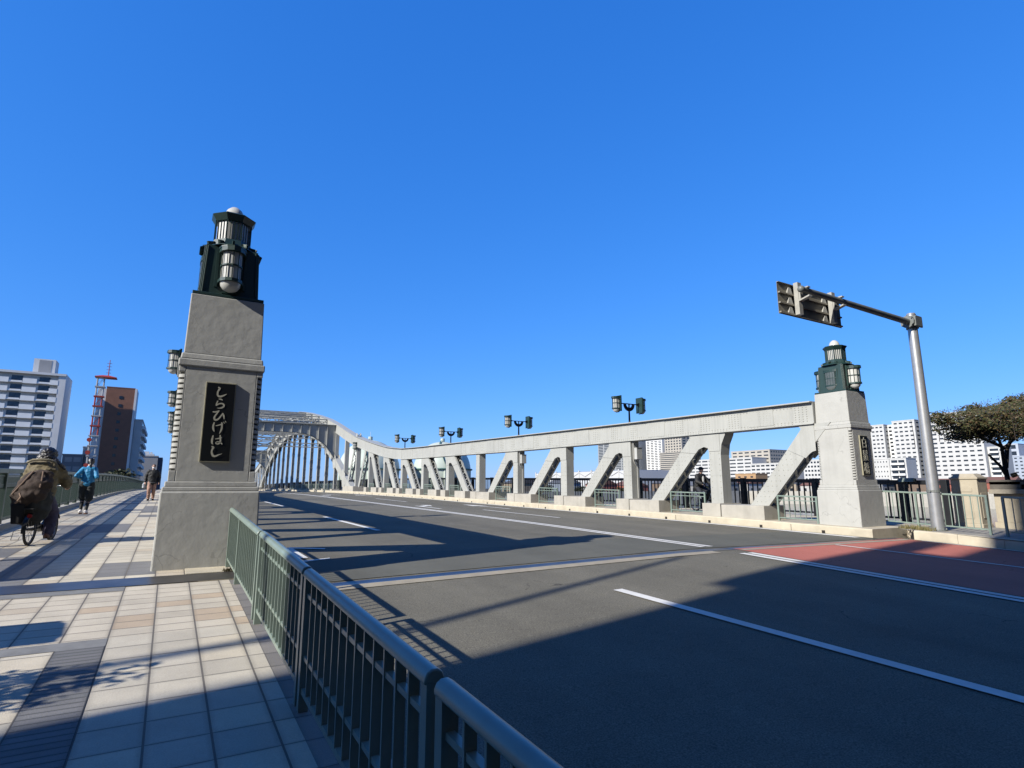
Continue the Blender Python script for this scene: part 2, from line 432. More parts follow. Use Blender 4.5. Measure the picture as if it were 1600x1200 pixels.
# ------------------------------------------------------------------ ground, water, banks
water_m = mk('river_water', (.035, .06, .065), rough=.12, var=.2, scale=.05, bump=.25, bscale=.9)
bank_m = mk('far_ground', (.17, .16, .125), rough=.95, var=.25, scale=.06, bump=.1, bscale=2)
b = MB(); b.box(-3000, 5000, -600, 5000, -7.5, -6.0); struct('ground', b, bank_m)
b = MB(); b.add([(-1500, 22, -5), (3000, 22, -5), (3000, 178, -5), (-1500, 178, -5)], [(0, 1, 2, 3)]); struct('river', b, water_m)
b = MB(); b.box(-1500, 3500, 178, 4500, -6.2, -.9); struct('far_bank', b, bank_m)
b = MB()
b.box(-900, -3.3, -500, 13.5, -6.2, -.45); b.box(20.6, 900, -500, 16.5, -6.2, -1.2); b.box(-3.3, 20.6, -500, 8.2, -6.2, -3.2)
struct('near_bank', b, bank_m)

def frange(a, b_, n): return [a + (b_ - a) * i / n for i in range(n + 1)]
def sheet(name, xs, ys, zf, mats, pick=None, kind='structure', skirt=None):
    m = MB(); nx = len(xs)
    vs = [(x, y, zf(x, y)) for y in ys for x in xs]; fs = []
    m.v = vs
    for j in range(len(ys) - 1):
        for i in range(nx - 1):
            m.f.append([j * nx + i, j * nx + i + 1, (j + 1) * nx + i + 1, (j + 1) * nx + i])
            m.m.append(pick((xs[i] + xs[i + 1]) / 2, (ys[j] + ys[j + 1]) / 2) if pick else 0)
    if skirt:
        n = len(m.v)
        for j in range(len(ys) - 1):
            for i in (0, nx - 1):
                a, c = j * nx + i, (j + 1) * nx + i; k = len(m.v)
                m.v += [(vs[a][0], vs[a][1], vs[a][2] - skirt), (vs[c][0], vs[c][1], vs[c][2] - skirt)]
                m.f.append([a, c, k + 1, k] if i == 0 else [c, a, k, k + 1]); m.m.append(0)
    o = m.build(name, mats, smooth=30); o['kind'] = kind; return o
JY = 8.02                                   # expansion joint
ynear = sorted(set([-60, -20, -10] + frange(-5, JY, 16)))
ybr = sorted(set(frange(JY, 20, 8) + frange(20, 166, 60) + frange(166, 186, 12)))
sheet('road', frange(1.0, 16.6, 8), ynear + [y for y in ybr if y > JY], zroad, [asphalt], skirt=.5)
sheet('bridge_road', frange(1.5, 15.6, 6), frange(JY + .22, 10.3, 3), lambda x, y: zroad(x, y) + .004, [asphalt_b])
sheet('red_lane', frange(9.86, 16.28, 6), ynear, lambda x, y: zroad(x, y) + .004, [asphalt_red])
# expansion joint: beige concrete strip, steel combs
steel_plate = mk('joint_steel', (.16, .17, .20), rough=.33, var=.2, scale=5, metal=.7, dirt=.4)
sheet('concrete_strip', frange(1.15, 9.1, 8), [JY - .36, JY - .12], lambda x, y: zroad(x, y) + .008, [mk('joint_concrete', (.50, .44, .33), rough=.9, var=.12, scale=4, world_co=True, dirt=.3)])
sheet('expansion_joint', frange(1.15, 16.2, 8), [JY - .12, JY - .02, JY + .03, JY + .10], lambda x, y: zroad(x, y) + (.006 if abs(y - JY) > .04 else -.0), [steel_plate])
# markings
def line(name, pts, w, lift=.012):
    m = MB()
    ys_all = [p[1] for p in pts]
    P = []
    for (xa, ya), (xb, yb) in zip(pts[:-1], pts[1:]):
        n = max(1, int(abs(yb - ya) / 4))
        for i in range(n): P.append((xa + (xb - xa) * i / n, ya + (yb - ya) * i / n))
    P.append(pts[-1])
    for (xa, ya), (xb, yb) in zip(P[:-1], P[1:]):
        q = [(xa - w / 2, ya), (xa + w / 2, ya), (xb + w / 2, yb), (xb - w / 2, yb)]
        m.add([(x, y, zroad(x, y) + lift) for x, y in q], [(0, 1, 2, 3)])
    return struct(name, m, white_p)
for dx in (-.115, .115):
    line('centre_line', [(9.52 + dx, JY + .35), (9.44 + dx, 20), (9.5 + dx, 186)], .15)
    line('centre_line', [(9.55 + dx, -40), (9.55 + dx, JY - .55)], .165)
for y0 in (14.7, 28.7, 42.7, 56.7, 70.7, 84.7, 98.7):
    line('lane_line', [(4.74, y0), (4.7, y0 + 5.8)], .14)
line('lane_line', [(5.19, 6.08), (5.43, 2.0), (5.55, -2)], .15)
for y0 in (16.9, 32.0, 47, 62, 77, 92):
    line('lane_line', [(11.9, y0), (11.85, y0 + 5.6)], .14)
line('edge_line', [(15.22, JY + .5), (15.22, 180)], .30)
line('edge_line', [(1.78, JY + .5), (1.78, 180)], .12)
line('edge_line', [(16.2, JY - .5), (16.42, 6.0), (16.42, -20)], .10)
line('lane_line', [(12.9, JY - .3), (13.25, 4.6), (13.5, 0), (13.6, -10)], .11)
def arrow(name, x, y, side=0):
    """long painted arrow on the far lanes; side bends the head"""
    m = MB(); L_ = []
    z = lambda px, py: (px, py, zroad(px, py) + .012)
    m.add([z(x - .08, y), z(x + .08, y), z(x + .08, y + 3.0), z(x - .08, y + 3.0)], [(0, 1, 2, 3)])
    if side == 0: m.add([z(x - .42, y + 3.0), z(x + .42, y + 3.0), z(x, y + 5.0)], [(0, 1, 2)])
    else:
        m.add([z(x + .08 * side, y + 2.2), z(x + .62 * side, y + 2.9), z(x + .62 * side, y + 3.3), z(x + .08 * side, y + 2.8)], [(0, 1, 2, 3)] if side > 0 else [(3, 2, 1, 0)])
        m.add([z(x + .62 * side, y + 2.4), z(x + 1.0 * side, y + 3.6), z(x + .62 * side, y + 4.0)], [(0, 1, 2)] if side > 0 else [(2, 1, 0)])
    return struct(name, m, white_p)
arrow('turn_arrow', 10.35, 23.6, 1); arrow('turn_arrow', 13.6, 23.2, 0); arrow('turn_arrow', 10.4, 44, 1); arrow('turn_arrow', 13.6, 44, 0)
m = MB()
for q in ([(2.05, 10.15), (2.5, 10.3), (2.52, 10.42), (2.0, 10.3)], [(2.05, 10.6), (2.2, 10.6), (2.2, 12.2), (2.05, 12.2)], [(2.2, 12.0), (2.7, 11.6), (2.75, 11.75), (2.2, 12.2)]):
    m.add([(x, y, zroad(x, y) + .012) for x, y in q], [(0, 1, 2, 3)])
struct('road_letter_marking', m, white_p)

# ------------------------------------------------------------------ left pavement
YW = 5.76
sheet('sidewalk', [-6.5, -.895, .735], sorted(set([-40, -10] + frange(-5, YW, 8))), lambda x, y: zwalk(y), [tile_near], skirt=.4)
sheet('sidewalk_ribbed', [-.595, -.29], frange(-1, 5.55, 6), lambda x, y: zwalk(y) + .003, [tile_dark])
sheet('sidewalk_ribbed', [-2.1, -.29], [5.55, YW], lambda x, y: zwalk(y) + .003, [mk('grey_slabs', (.30, .30, .29), rough=.8, var=.15, scale=8, world_co=True)])
sheet('sidewalk', [-6.5, .735], frange(YW, 7.84, 3), lambda x, y: zwalk(y), [tile_mid])
sheet('sidewalk_ribbed', [-3.0, -.29], [7.62, 7.84], lambda x, y: zwalk(y) + .003, [mk('grey_slabs', (.3, .3, .29))])
sheet('sidewalk_ribbed', [-3.0, -1.51], [6.2, 7.62], lambda x, y: zwalk(y) + .003, [tile_dark])
sheet('sidewalk_plate', [-3.2, .85], [7.84, 8.32], lambda x, y: zwalk(y) + .008, [mk('worn_steel_cover', (.20, .185, .165), rough=.36, var=.25, scale=3, metal=.55, dirt=.5)])
sheet('sidewalk', [-3.2, .3], [8.32] + [y for y in ybr if y > 8.4], lambda x, y: zwalk(y), [tile_far], skirt=.5)
sheet('sidewalk_edge', [.735, .90], sorted(set([-40, -10] + frange(-5, 7.84, 10))), lambda x, y: zwalk(y) - .003, [tile_strip])
# kerbs
def kerb(name, x0, x1, ys, zf, drop, mat_, chamfer=0.03, xf=None):
    m = MB(); n = len(ys); k = 5
    for y in ys:
        z = zf(y); d = xf(y) if xf else 0.0
        m.v += [(x0 + d, y, z - drop), (x0 + d, y, z - chamfer), (x0 + d + chamfer * .6, y, z), (x1 + d, y, z), (x1 + d, y, z - drop)]
    for j in range(n - 1):
        for i in range(4):
            m.f.append([j * k + i, (j + 1) * k + i, (j + 1) * k + i + 1, j * k + i + 1]); m.m.append(0)
    m.f.append([4, 3, 2, 1, 0]); m.m.append(0)
    m.f.append([(n - 1) * k + i for i in range(5)]); m.m.append(0)
    o = m.build(name, mat_); o['kind'] = 'structure'; return o
yk = [8.35] + [y for y in ybr if y > 9]
kerb('kerb', 15.6, 17.3, yk, lambda y: zr(y) + .16, .5, kerb_m)
m = MB()   # left kerb carries the left truss
n = 0
for y in yk:
    m.v += [(.3, y, zr(y) - .2), (.3, y, zr(y) + .16), (1.52, y, zr(y) + .16), (1.55, y, zr(y) + .13), (1.55, y, zr(y) - .3)]; n += 1
for j in range(n - 1):
    for i in range(4): m.f.append([j * 5 + i, j * 5 + i + 1, (j + 1) * 5 + i + 1, (j + 1) * 5 + i]); m.m.append(0)
m.f.append([0, 1, 2, 3, 4]); m.m.append(0)
struct('kerb', m, kerb_m)
m = MB()   # kerb stones behind the near guardrail
for i in range(40):
    y0 = -30 + i * .95
    y1 = min(y0 + .944, 7.8)
    if y0 > 7.7: break
    m.add([(.90, y0, zr(y0) - .2), (1.10, y0, zr(y0) - .2), (1.10, y0, zr(y0) + .10), (1.07, y0, zr(y0) + .125), (.90, y0, zr(y0) + .125),
           (.90, y1, zr(y1) - .2), (1.10, y1, zr(y1) - .2), (1.10, y1, zr(y1) + .10), (1.07, y1, zr(y1) + .125), (.90, y1, zr(y1) + .125)],
          [(0, 1, 2, 3, 4), (9, 8, 7, 6, 5), (1, 6, 7, 2), (2, 7, 8, 3), (3, 8, 9, 4), (0, 4, 9, 5)])
struct('kerb', m, concrete)
# right side: near pavement, kerb stones, bridge pavement
m = MB()
for i in range(44):
    y0 = -30 + i * .9; y1 = y0 + .893
    if y0 > 7.5: break
    f = lambda y: 16.62 + (.0 if y < 6.5 else -.12 * (y - 6.5) ** 1.3)
    a, c = f(y0), f(y1)
    m.add([(a, y0, zr(y0) - .3), (a, y0, zr(y0) + .13), (a + .04, y0, zr(y0) + .16), (a + .22, y0, zr(y0) + .16), (a + .22, y0, zr(y0) - .3),
           (c, y1, zr(y1) - .3), (c, y1, zr(y1) + .13), (c + .04, y1, zr(y1) + .16), (c + .22, y1, zr(y1) + .16), (c + .22, y1, zr(y1) - .3)],
          [(4, 3, 2, 1, 0), (5, 6, 7, 8, 9), (0, 1, 6, 5), (1, 2, 7, 6), (2, 3, 8, 7), (3, 4, 9, 8)])
struct('kerb', m, kerb_m)
slab_r = tile_mat('paving_right', .31, .31, (.0, .0), (.40, .38, .34), (.43, .40, .34), .3)
sheet('sidewalk', frange(16.6, 20.4, 3), sorted(set([-40, -10] + frange(-5, 8.2, 8))), lambda x, y: zr(y) + .155, [slab_r])
sheet('sidewalk', [17.3, 19.75], [8.2] + [y for y in ybr if y > 8.4], lambda x, y: zwalk(y), [tile_far], skirt=.6)
# deck under the bridge
m = MB()
for y0, y1 in zip(yk[:-1], yk[1:]):
    m.add([(-3.3, y0, zr(y0) - .45), (20, y0, zr(y0) - .45), (20, y1, zr(y1) - .45), (-3.3, y1, zr(y1) - .45),
           (-3.3, y0, zr(y0) - 1.7), (20, y0, zr(y0) - 1.7), (20, y1, zr(y1) - 1.7), (-3.3, y1, zr(y1) - 1.7)],
          [(0, 1, 2, 3), (4, 7, 6, 5), (0, 3, 7, 4), (1, 5, 6, 2)])
struct('bridge_deck', m, steel_far)
# raised strip that carries the left parapet railing
m = MB()
for y0, y1 in zip(yk[:-1], yk[1:]):
    m.add([(-3.2, y0, zr(y0)), (-2.9, y0, zr(y0)), (-2.9, y0, zr(y0) + .26), (-3.2, y0, zr(y0) + .26),
           (-3.2, y1, zr(y1)), (-2.9, y1, zr(y1)), (-2.9, y1, zr(y1) + .26), (-3.2, y1, zr(y1) + .26)],
          [(0, 3, 2, 1)] * (y0 == yk[0]) + [(1, 5, 6, 2)[::-1], (2, 6, 7, 3)[::-1], (0, 3, 7, 4)[::-1]])
struct('kerb', m, concrete)

sheet('concrete_strip', frange(9.9, 16.2, 4), [JY - .26, JY - .12], lambda x, y: zroad(x, y) + .008, [MATS['joint_concrete']])
# drain holes and joints in the far kerb
m = MB()
y = 9.6
while y < 60:
    m.box(15.588, 15.62, y, y + .09, zr(y) - .045, zr(y) + .03); y += 1.95
m2 = MB(); y = 10.6
while y < 60:
    m2.box(15.594, 15.612, y, y + .012, zr(y) - .2, zr(y) + .12); y += 4.43
m.v += []; n0 = len(m.v); m.add(m2.v, m2.f)
struct('kerb_drains', m, mk('drain_dark', (.03, .022, .016), rough=.9))
# ------------------------------------------------------------------ bridge pillars
PX, PY, PZ = .53, 9.40, .40
RX = 16.60
def half_lantern(parent, loc, rotz, glass, scale=1.0):
    """half-octagon wall lantern: looks along its local -Y; loc = middle of its back"""

    n = 7; r = .135
    ang = [math.pi + math.pi * i / (n - 1) for i in range(n)]
    ring = [(r * math.cos(a), r * 1.25 * math.sin(a) - .07) for a in ang]; ring = [(r, 0.0)] * 0 + [(-r, -.0)] + ring + [(r, -.0)]
    m = MB()                                     # cage
    for z0, z1, k in ((-.225, -.185, 1.12), (.185, .235, 1.18), (-.005, .012, 1.03)):
        m.prism([(x * k, y * k, z0) for x, y in ring], (0, 0, z1 - z0))
    m.prism([(x * 1.25, y * 1.15, .2355) for x, y in ring], (0, 0, .02))
    for x, y in ring: m.bar((x, y, -.2), (x, y, .2), .010, .010)
    m.bar((-.17, -.01, -.27), (-.17, -.01, .27), .035, .035); m.bar((.17, -.01, -.27), (.17, -.01, .27), .035, .035)
    m.bar((-.08, -.02, -.30), (-.08, -.10, -.235), .02, .02); m.bar((-.09, -.02, -.33), (.09, -.02, -.33), .03, .03)
    cage = m.build('wall_lantern', [dgreen], parent, local=True)
    cage.location = loc; cage.rotation_euler = (0, 0, rotz); cage.scale = (scale,) * 3
    g = MB(); g.prism([(x * .9, y * .92 - .004, -.186) for x, y in ring], (0, 0, .372))
    g.lathe((0, -.10, -.225), [(.125, 0), (.118, -.045), (.085, -.09), (.04, -.112), (.0, -.118)], n=16)
    g.build('lantern_glass', [glass], cage, local=True, smooth=40)
    return cage

HIRA = [  # brush strokes of the plaque, (x, y, width) in a 711 x 1200 drawing
 [(335,122,22),(350,136,30),(338,156,26),(322,185,24),(318,225,26),(335,248,28),(365,250,30),(410,236,22),(452,217,6)],
 [(338,286,14),(365,290,22),(390,304,12)], [(318,316,18),(303,350,22),(296,378,16)], [(298,376,14),(340,352,20),(385,352,22),(406,372,25),(396,398,24),(355,414,20),(306,412,6)],
 [(252,464,16),(285,466,22),(318,458,22),(340,448,14)], [(330,458,18),(288,508,22),(266,548,26),(280,577,28),(322,566,24),(362,522,20),(386,488,14)], [(388,490,20),(402,528,24),(406,570,8)],
 [(264,615,18),(250,660,26),(250,700,28),(264,738,10)], [(290,658,12),(345,646,18),(390,632,14)], [(372,618,18),(372,680,26),(356,730,22),(336,770,6)], [(398,608,10),(412,628,14)], [(420,596,10),(434,614,12)],
 [(246,796,18),(232,850,28),(230,895,22),(245,912,8)], [(280,840,12),(330,832,18),(370,823,12)], [(346,792,18),(349,850,24),(346,890,20)], [(344,890,18),(318,908,18),(286,904,14),(288,884,12),(322,880,16),(352,894,18),(374,914,16)],
 [(232,944,22),(248,958,30),(234,980,24),(224,1020,26),(240,1066,30),(275,1074,28),(320,1056,18),(370,1042,5)]]
def catmull(p, k=6):
    out = []
    for i in range(len(p) - 1):
        a = p[max(i - 1, 0)]; b_ = p[i]; c = p[i + 1]; d = p[min(i + 2, len(p) - 1)]
        for j in range(k):
            t = j / k
            out.append(tuple(.5 * (2 * b_[q] + (c[q] - a[q]) * t + (2 * a[q] - 5 * b_[q] + 4 * c[q] - d[q]) * t * t + (3 * b_[q] - a[q] - 3 * c[q] + d[q]) * t ** 3) for q in range(len(b_))))
    out.append(tuple(p[-1])); return out
def hira_uv(x, y):
    t = min(1, max(0, (y - 55) / 1100)); 
    for _ in range(3):
        xl = 160 - 115 * t; xr = 600 - 120 * t
        u = (x - xl) / (xr - xl)
        yt = 30 + 45 * u; yb = 1150 + 10 * u
        t = (y - yt) / (yb - yt)
    return u, t
def letters_brush(parent, w, h, y):
    m = MB()
    for si, st in enumerate(HIRA):
        pts = catmull(st)
        P = []
        for (x, yy, wd) in pts:
            u, v = hira_uv(x, yy); P.append(((u - .5) * w, (.5 - v) * h, wd / 435 * w * .5))
        d = .004 + .0003 * si; n = len(P); vs = []
        L_ = []; Rr = []
        for i in range(n):
            a = P[max(i - 1, 0)]; c = P[min(i + 1, n - 1)]
            dx, dz = c[0] - a[0], c[1] - a[1]; q = math.hypot(dx, dz) or 1
            nx, nz = -dz / q, dx / q; r = max(P[i][2], .0015)
            L_.append((P[i][0] + nx * r, y - d, P[i][1] + nz * r)); Rr.append((P[i][0] - nx * r, y - d, P[i][1] - nz * r))
        # round head
        a, c = P[0], P[1]; q = math.hypot(c[0] - a[0], c[1] - a[1]) or 1
        ux, uz = -(c[0] - a[0]) / q, -(c[1] - a[1]) / q; r = a[2]
        head = [(a[0] + ux * r * math.cos(t) - uz * r * math.sin(t), y - d, a[1] + uz * r * math.cos(t) + ux * r * math.sin(t)) for t in [(-.5 + k / 6) * math.pi for k in range(7)]]
        vs = L_ + Rr
        m.add(vs, [(i, n + i, n + i + 1, i + 1) for i in range(n - 1)])
        m.add(head, [list(range(7))])
    return m
def font_mesh(text, size):
    c = bpy.data.curves.new('lettering', 'FONT'); c.body = text; c.size = size; c.extrude = .004; c.align_x = 'CENTER'; c.align_y = 'CENTER'; c.space_line = 1.05
    o = bpy.data.objects.new('lettering', c); COL.objects.link(o)
    bpy.context.view_layer.update()
    me = bpy.data.meshes.new_from_object(o.evaluated_get(bpy.context.evaluated_depsgraph_get()))
    bpy.data.objects.remove(o); bpy.data.curves.remove(c)
    return me

def pillar(cx, label, text, near):
    t = thing('bridge_pillar', (cx, PY, PZ), label, 'pillar', 'pillars at the end of the bridge')
    m = MB(); m.taper(0, 0, -.35, 1.11, 1.235, 1.19, 1.20, 1.16); m.build('plinth', [plaster], t, bevel=.02, local=True)
    m = MB(); m.taper(0, 0, 1.11, 1.17, 1.17, 1.12, 1.165, 1.115); m.taper(0, 0, 1.17, 1.24, 1.12, 1.08, 1.115, 1.075); m.build('moulding', [plaster], t, bevel=.012, local=True)
    # shaft with hollow corners
    W, D, z0, z1 = 1.055, 1.03, 1.24, 2.80; n = .085
    m = MB()
    m.prism([(-W/2+n, -D/2, z0), (W/2-n, -D/2, z0), (W/2-n, -D/2+n, z0), (W/2, -D/2+n, z0), (W/2, D/2-n, z0), (W/2-n, D/2-n, z0), (W/2-n, D/2, z0), (-W/2+n, D/2, z0), (-W/2+n, D/2-n, z0), (-W/2, D/2-n, z0), (-W/2, -D/2+n, z0), (-W/2+n, -D/2+n, z0)], (0, 0, z1 - z0))
    for sx in (-1, 1):
        for sy in (-1, 1):
            for za, zb in ((z0, 1.38), (2.72, z1 - .002)):
                m.box(*sorted((sx * (W/2 - n + .002), sx * W/2)), *sorted((sy * (D/2 - n + .002), sy * D/2)), za + (.001 if za == z0 else 0), zb)
    m.build('shaft', [plaster], t, bevel=.008, local=True)
    m = MB()
    for sx in (-1, 1):
        for sy in (-1, 1):
            ccx, ccy = sx * (W/2 - n), sy * (D/2 - n)
            k = 18
            for i in range(k):
                z = 1.40 + (2.70 - 1.40) * (i + .5) / k
                a0 = {(1, 1): 0, (-1, 1): math.pi/2, (-1, -1): math.pi, (1, -1): 1.5 * math.pi}[(sx, sy)]
                m.lathe((ccx, ccy, z), [(0, -.024), (.082, -.024), (.082, .018), (.05, .026), (0, .026)], n=8, a0=a0 - .0, a1=a0 + math.pi/2)
                
            for dx, dy in ((sx * (n - .012), 0), (0, sy * (n - .012))):
                m.box(*sorted((ccx + dx - (.012 if dx else -.002*sx), ccx + dx + (.014 if dx else .014*sx))), *sorted((ccy + dy - (.012 if dy else -.002*sy), ccy + dy + (.014 if dy else .014*sy))), 1.38, 2.72)
    m.build('corner_moulding', [plaster], t, local=True)
    m = MB(); m.taper(0, 0, 2.80, 2.90, 1.09, 1.07, 1.09, 1.07); m.taper(0, 0, 2.90, 2.985, 1.05, 1.03, 1.03, 1.01); m.build('cornice', [plaster], t, bevel=.015, local=True)
    m = MB(); m.taper(0, 0, 2.985, 3.85, .985, .97, .95, .935); m.build('upper_block', [plaster], t, bevel=.012, local=True)
    # plaque on the face towards the approach
    fy = -D/2
    m = MB(); m.box(-.19, .19, fy - .035, fy - .001, 1.50, 2.60); fr = m.build('plaque', [bronze], t, local=True, bevel=.004)
    m = MB(); m.box(-.176, .176, fy - .037, fy - .034, 1.515, 2.585); m.build('plaque_panel', [blackplate], fr, local=True)
    if text is None:
        m = letters_brush(None, .38, 1.10, 0); m.v = [(x, y + fy - .0372, z + 2.05) for x, y, z in m.v]; m.build('lettering', [letter_m], fr, local=True)
    else:
        o = bpy.data.objects.new('lettering', font_mesh('\n'.join(text), .25)); COL.objects.link(o); o.data.materials.append(letter_m)
        o.parent = fr; o.location = (0, fy - .040, 2.05); o.rotation_euler = (math.pi/2, 0, 0)
        zs = [v.co.y for v in o.data.vertices]; mid = (max(zs) + min(zs)) / 2; k = 1.0 / (max(zs) - min(zs))
        o.scale = (1.05, k, 1); o.location.z -= mid * k
    # lantern housing
    m = MB(); m.box(-.465, .465, -.46, .46, 3.852, 3.90); m.taper(0, 0, 3.90, 4.66, .76, .76, .695, .695)
    for a in range(4):
        rot = Matrix.Rotation(a * math.pi/2, 3, 'Z')
        for sx in (-1, 1):
            p0 = rot @ Vector((sx * .35, -.386, 3.91)); p1 = rot @ Vector((sx * .318, -.356, 4.64)); m.bar(p0, p1, .02, .02)
    m.build('lantern_housing', [dgreen], t, local=True, bevel=.006)
    m = MB()
    m.lathe((0, 0, 0), [(.46, 4.662), (.40, 4.70), (.30, 4.75), (.27, 4.84), (.0, 4.842)], n=8, a0=math.pi/8, a1=math.pi/8 + 2 * math.pi)
    for i in range(12):
        a = 2 * math.pi * i / 12; m.bar((.27 * math.cos(a), .27 * math.sin(a), 4.76), (.38 * math.cos(a), .40 * math.sin(a), 4.72), .03, .07)
    m.lathe((0, 0, 0), [(.0, 5.145), (.265, 5.145), (.325, 5.235), (.30, 5.255), (.20, 5.275), (.0, 5.276)], n=8, a0=math.pi/8, a1=math.pi/8 + 2 * math.pi)
    for i in range(8):
        a = math.pi/8 + math.pi/4 * i; b_ = a + math.pi/4; r = .262
        pa, pb = Vector((r * math.cos(a), r * math.sin(a), 0)), Vector((r * math.cos(b_), r * math.sin(b_), 0))
        for f in (0, .25, .5, .75):
            p = pa.lerp(pb, f); m.bar(p + Vector((0, 0, 4.84)), p + Vector((0, 0, 5.15)), .020 if f == 0 else .010, .020 if f == 0 else .010)
    top = m.build('top_lantern', [dgreen], t, local=True)
    m = MB(); m.lathe((0, 0, 0), [(.235, 4.85), (.235, 5.14)], n=8, a0=math.pi/8, a1=math.pi/8 + 2 * math.pi); m.build('lantern_glass', [milk], top, local=True)
    m = MB(); m.lathe((0, 0, 5.272), [(.145, 0), (.137, .065), (.105, .13), (.055, .175), (.0, .19)], n=20); m.build('dome', [milk], top, local=True, smooth=60)
    half_lantern(t, (0, -.37, 4.31), 0, milk, 1.1)
    half_lantern(t, (0, .37, 4.31), math.pi, milk, 1.1)
    for s in (-1, 1):
        g = half_lantern(t, (s * .368, 0, 4.27), -math.pi/2 * -s if False else (math.pi/2 if s > 0 else -math.pi/2), duskglass)
        g.scale = (1.15, .12, 1.0)
    return t
pillar(PX, 'grey plastered pillar by the left pavement with hiragana plaque and green lantern top', None, True)
pillar(RX, 'sunlit pale pillar across the road with kanji plaque and green lantern top', '白鬚橋', False)

# ------------------------------------------------------------------ trusses
TN = [13.55 + 4.43 * k for k in range(19)]           # panel points, the last one is the middle of the bridge
def mir(y): return 2 * CY_ - y
CT = [(9.9, 4.06), (17, 4.17), (26.5, 4.34), (35, 4.50), (41, 4.60), (44.5, 4.71), (46.5, 4.87), (48.5, 5.08), (51, 5.46), (54.5, 6.05), (58.5, 6.80), (62.3, 7.72), (66.7, 8.85), (71.1, 9.85), (77, 10.95), (83.4, 12.0), (88.5, 12.7), (93.29, 12.95)]
def ctop(y):
    if y > CY_: y = mir(y)
    return lerp_tab(y, [p[0] for p in CT], [p[1] for p in CT])
def cdep(y):
    if y > CY_: y = mir(y)
    return lerp_tab(y, [9, 17, 27, 40, 50, 60, 94], [.63, .71, .80, .82, .90, 1.0, 1.05])
RB = [(58.9, 1.25), (61.5, 2.3), (65.6, 4.2), (70.65, 6.28), (74.3, 7.46), (78.3, 8.45), (84.9, 9.56), (89, 9.95), (93.29, 10.05)]
def crv(pts, k=4):
    return catmull(pts, k)
RBs = crv(RB)
def rib(y):
    if y > CY_: y = mir(y)
    return lerp_tab(y, [p[0] for p in RBs], [p[1] for p in RBs])
TH = .23                                              # half thickness of the truss across the road
def rivets(m, p0, du, nu, dv, nv, nrm, r=.024):
    """rows of low rivet heads on a flat plate"""
    p0, du, dv, nrm = map(Vector, (p0, du, dv, nrm)); a = du.normalized() * r; b_ = (nrm.cross(du)).normalized() * r
    for i in range(nu):
        for j in range(nv):
            c = p0 + du * i + dv * j; q = nrm * r * .75
            m.add([c + a, c + b_, c - a, c - b_, c + a * .5 + q, c + b_ * .5 + q, c - a * .5 + q, c - b_ * .5 + q], [(0, 1, 5, 4), (1, 2, 6, 5), (2, 3, 7, 6), (3, 0, 4, 7), (4, 5, 6, 7)])
def lacing(m, p0, p1, x, n, w=.06, t=.012, z=0):
    """zigzag lacing between the two plates at x = +-"""
    p0, p1 = Vector(p0), Vector(p1)
    for i in range(n):
        a = p0.lerp(p1, i / n); b_ = p0.lerp(p1, (i + 1) / n); s = 1 if i % 2 else -1
        m.bar(a + Vector((-x * s, 0, 0)), b_ + Vector((x * s, 0, 0)), w, t, side=(b_ - a).normalized().cross(Vector((1, 0, 0))).cross((b_ - a)) if False else None)
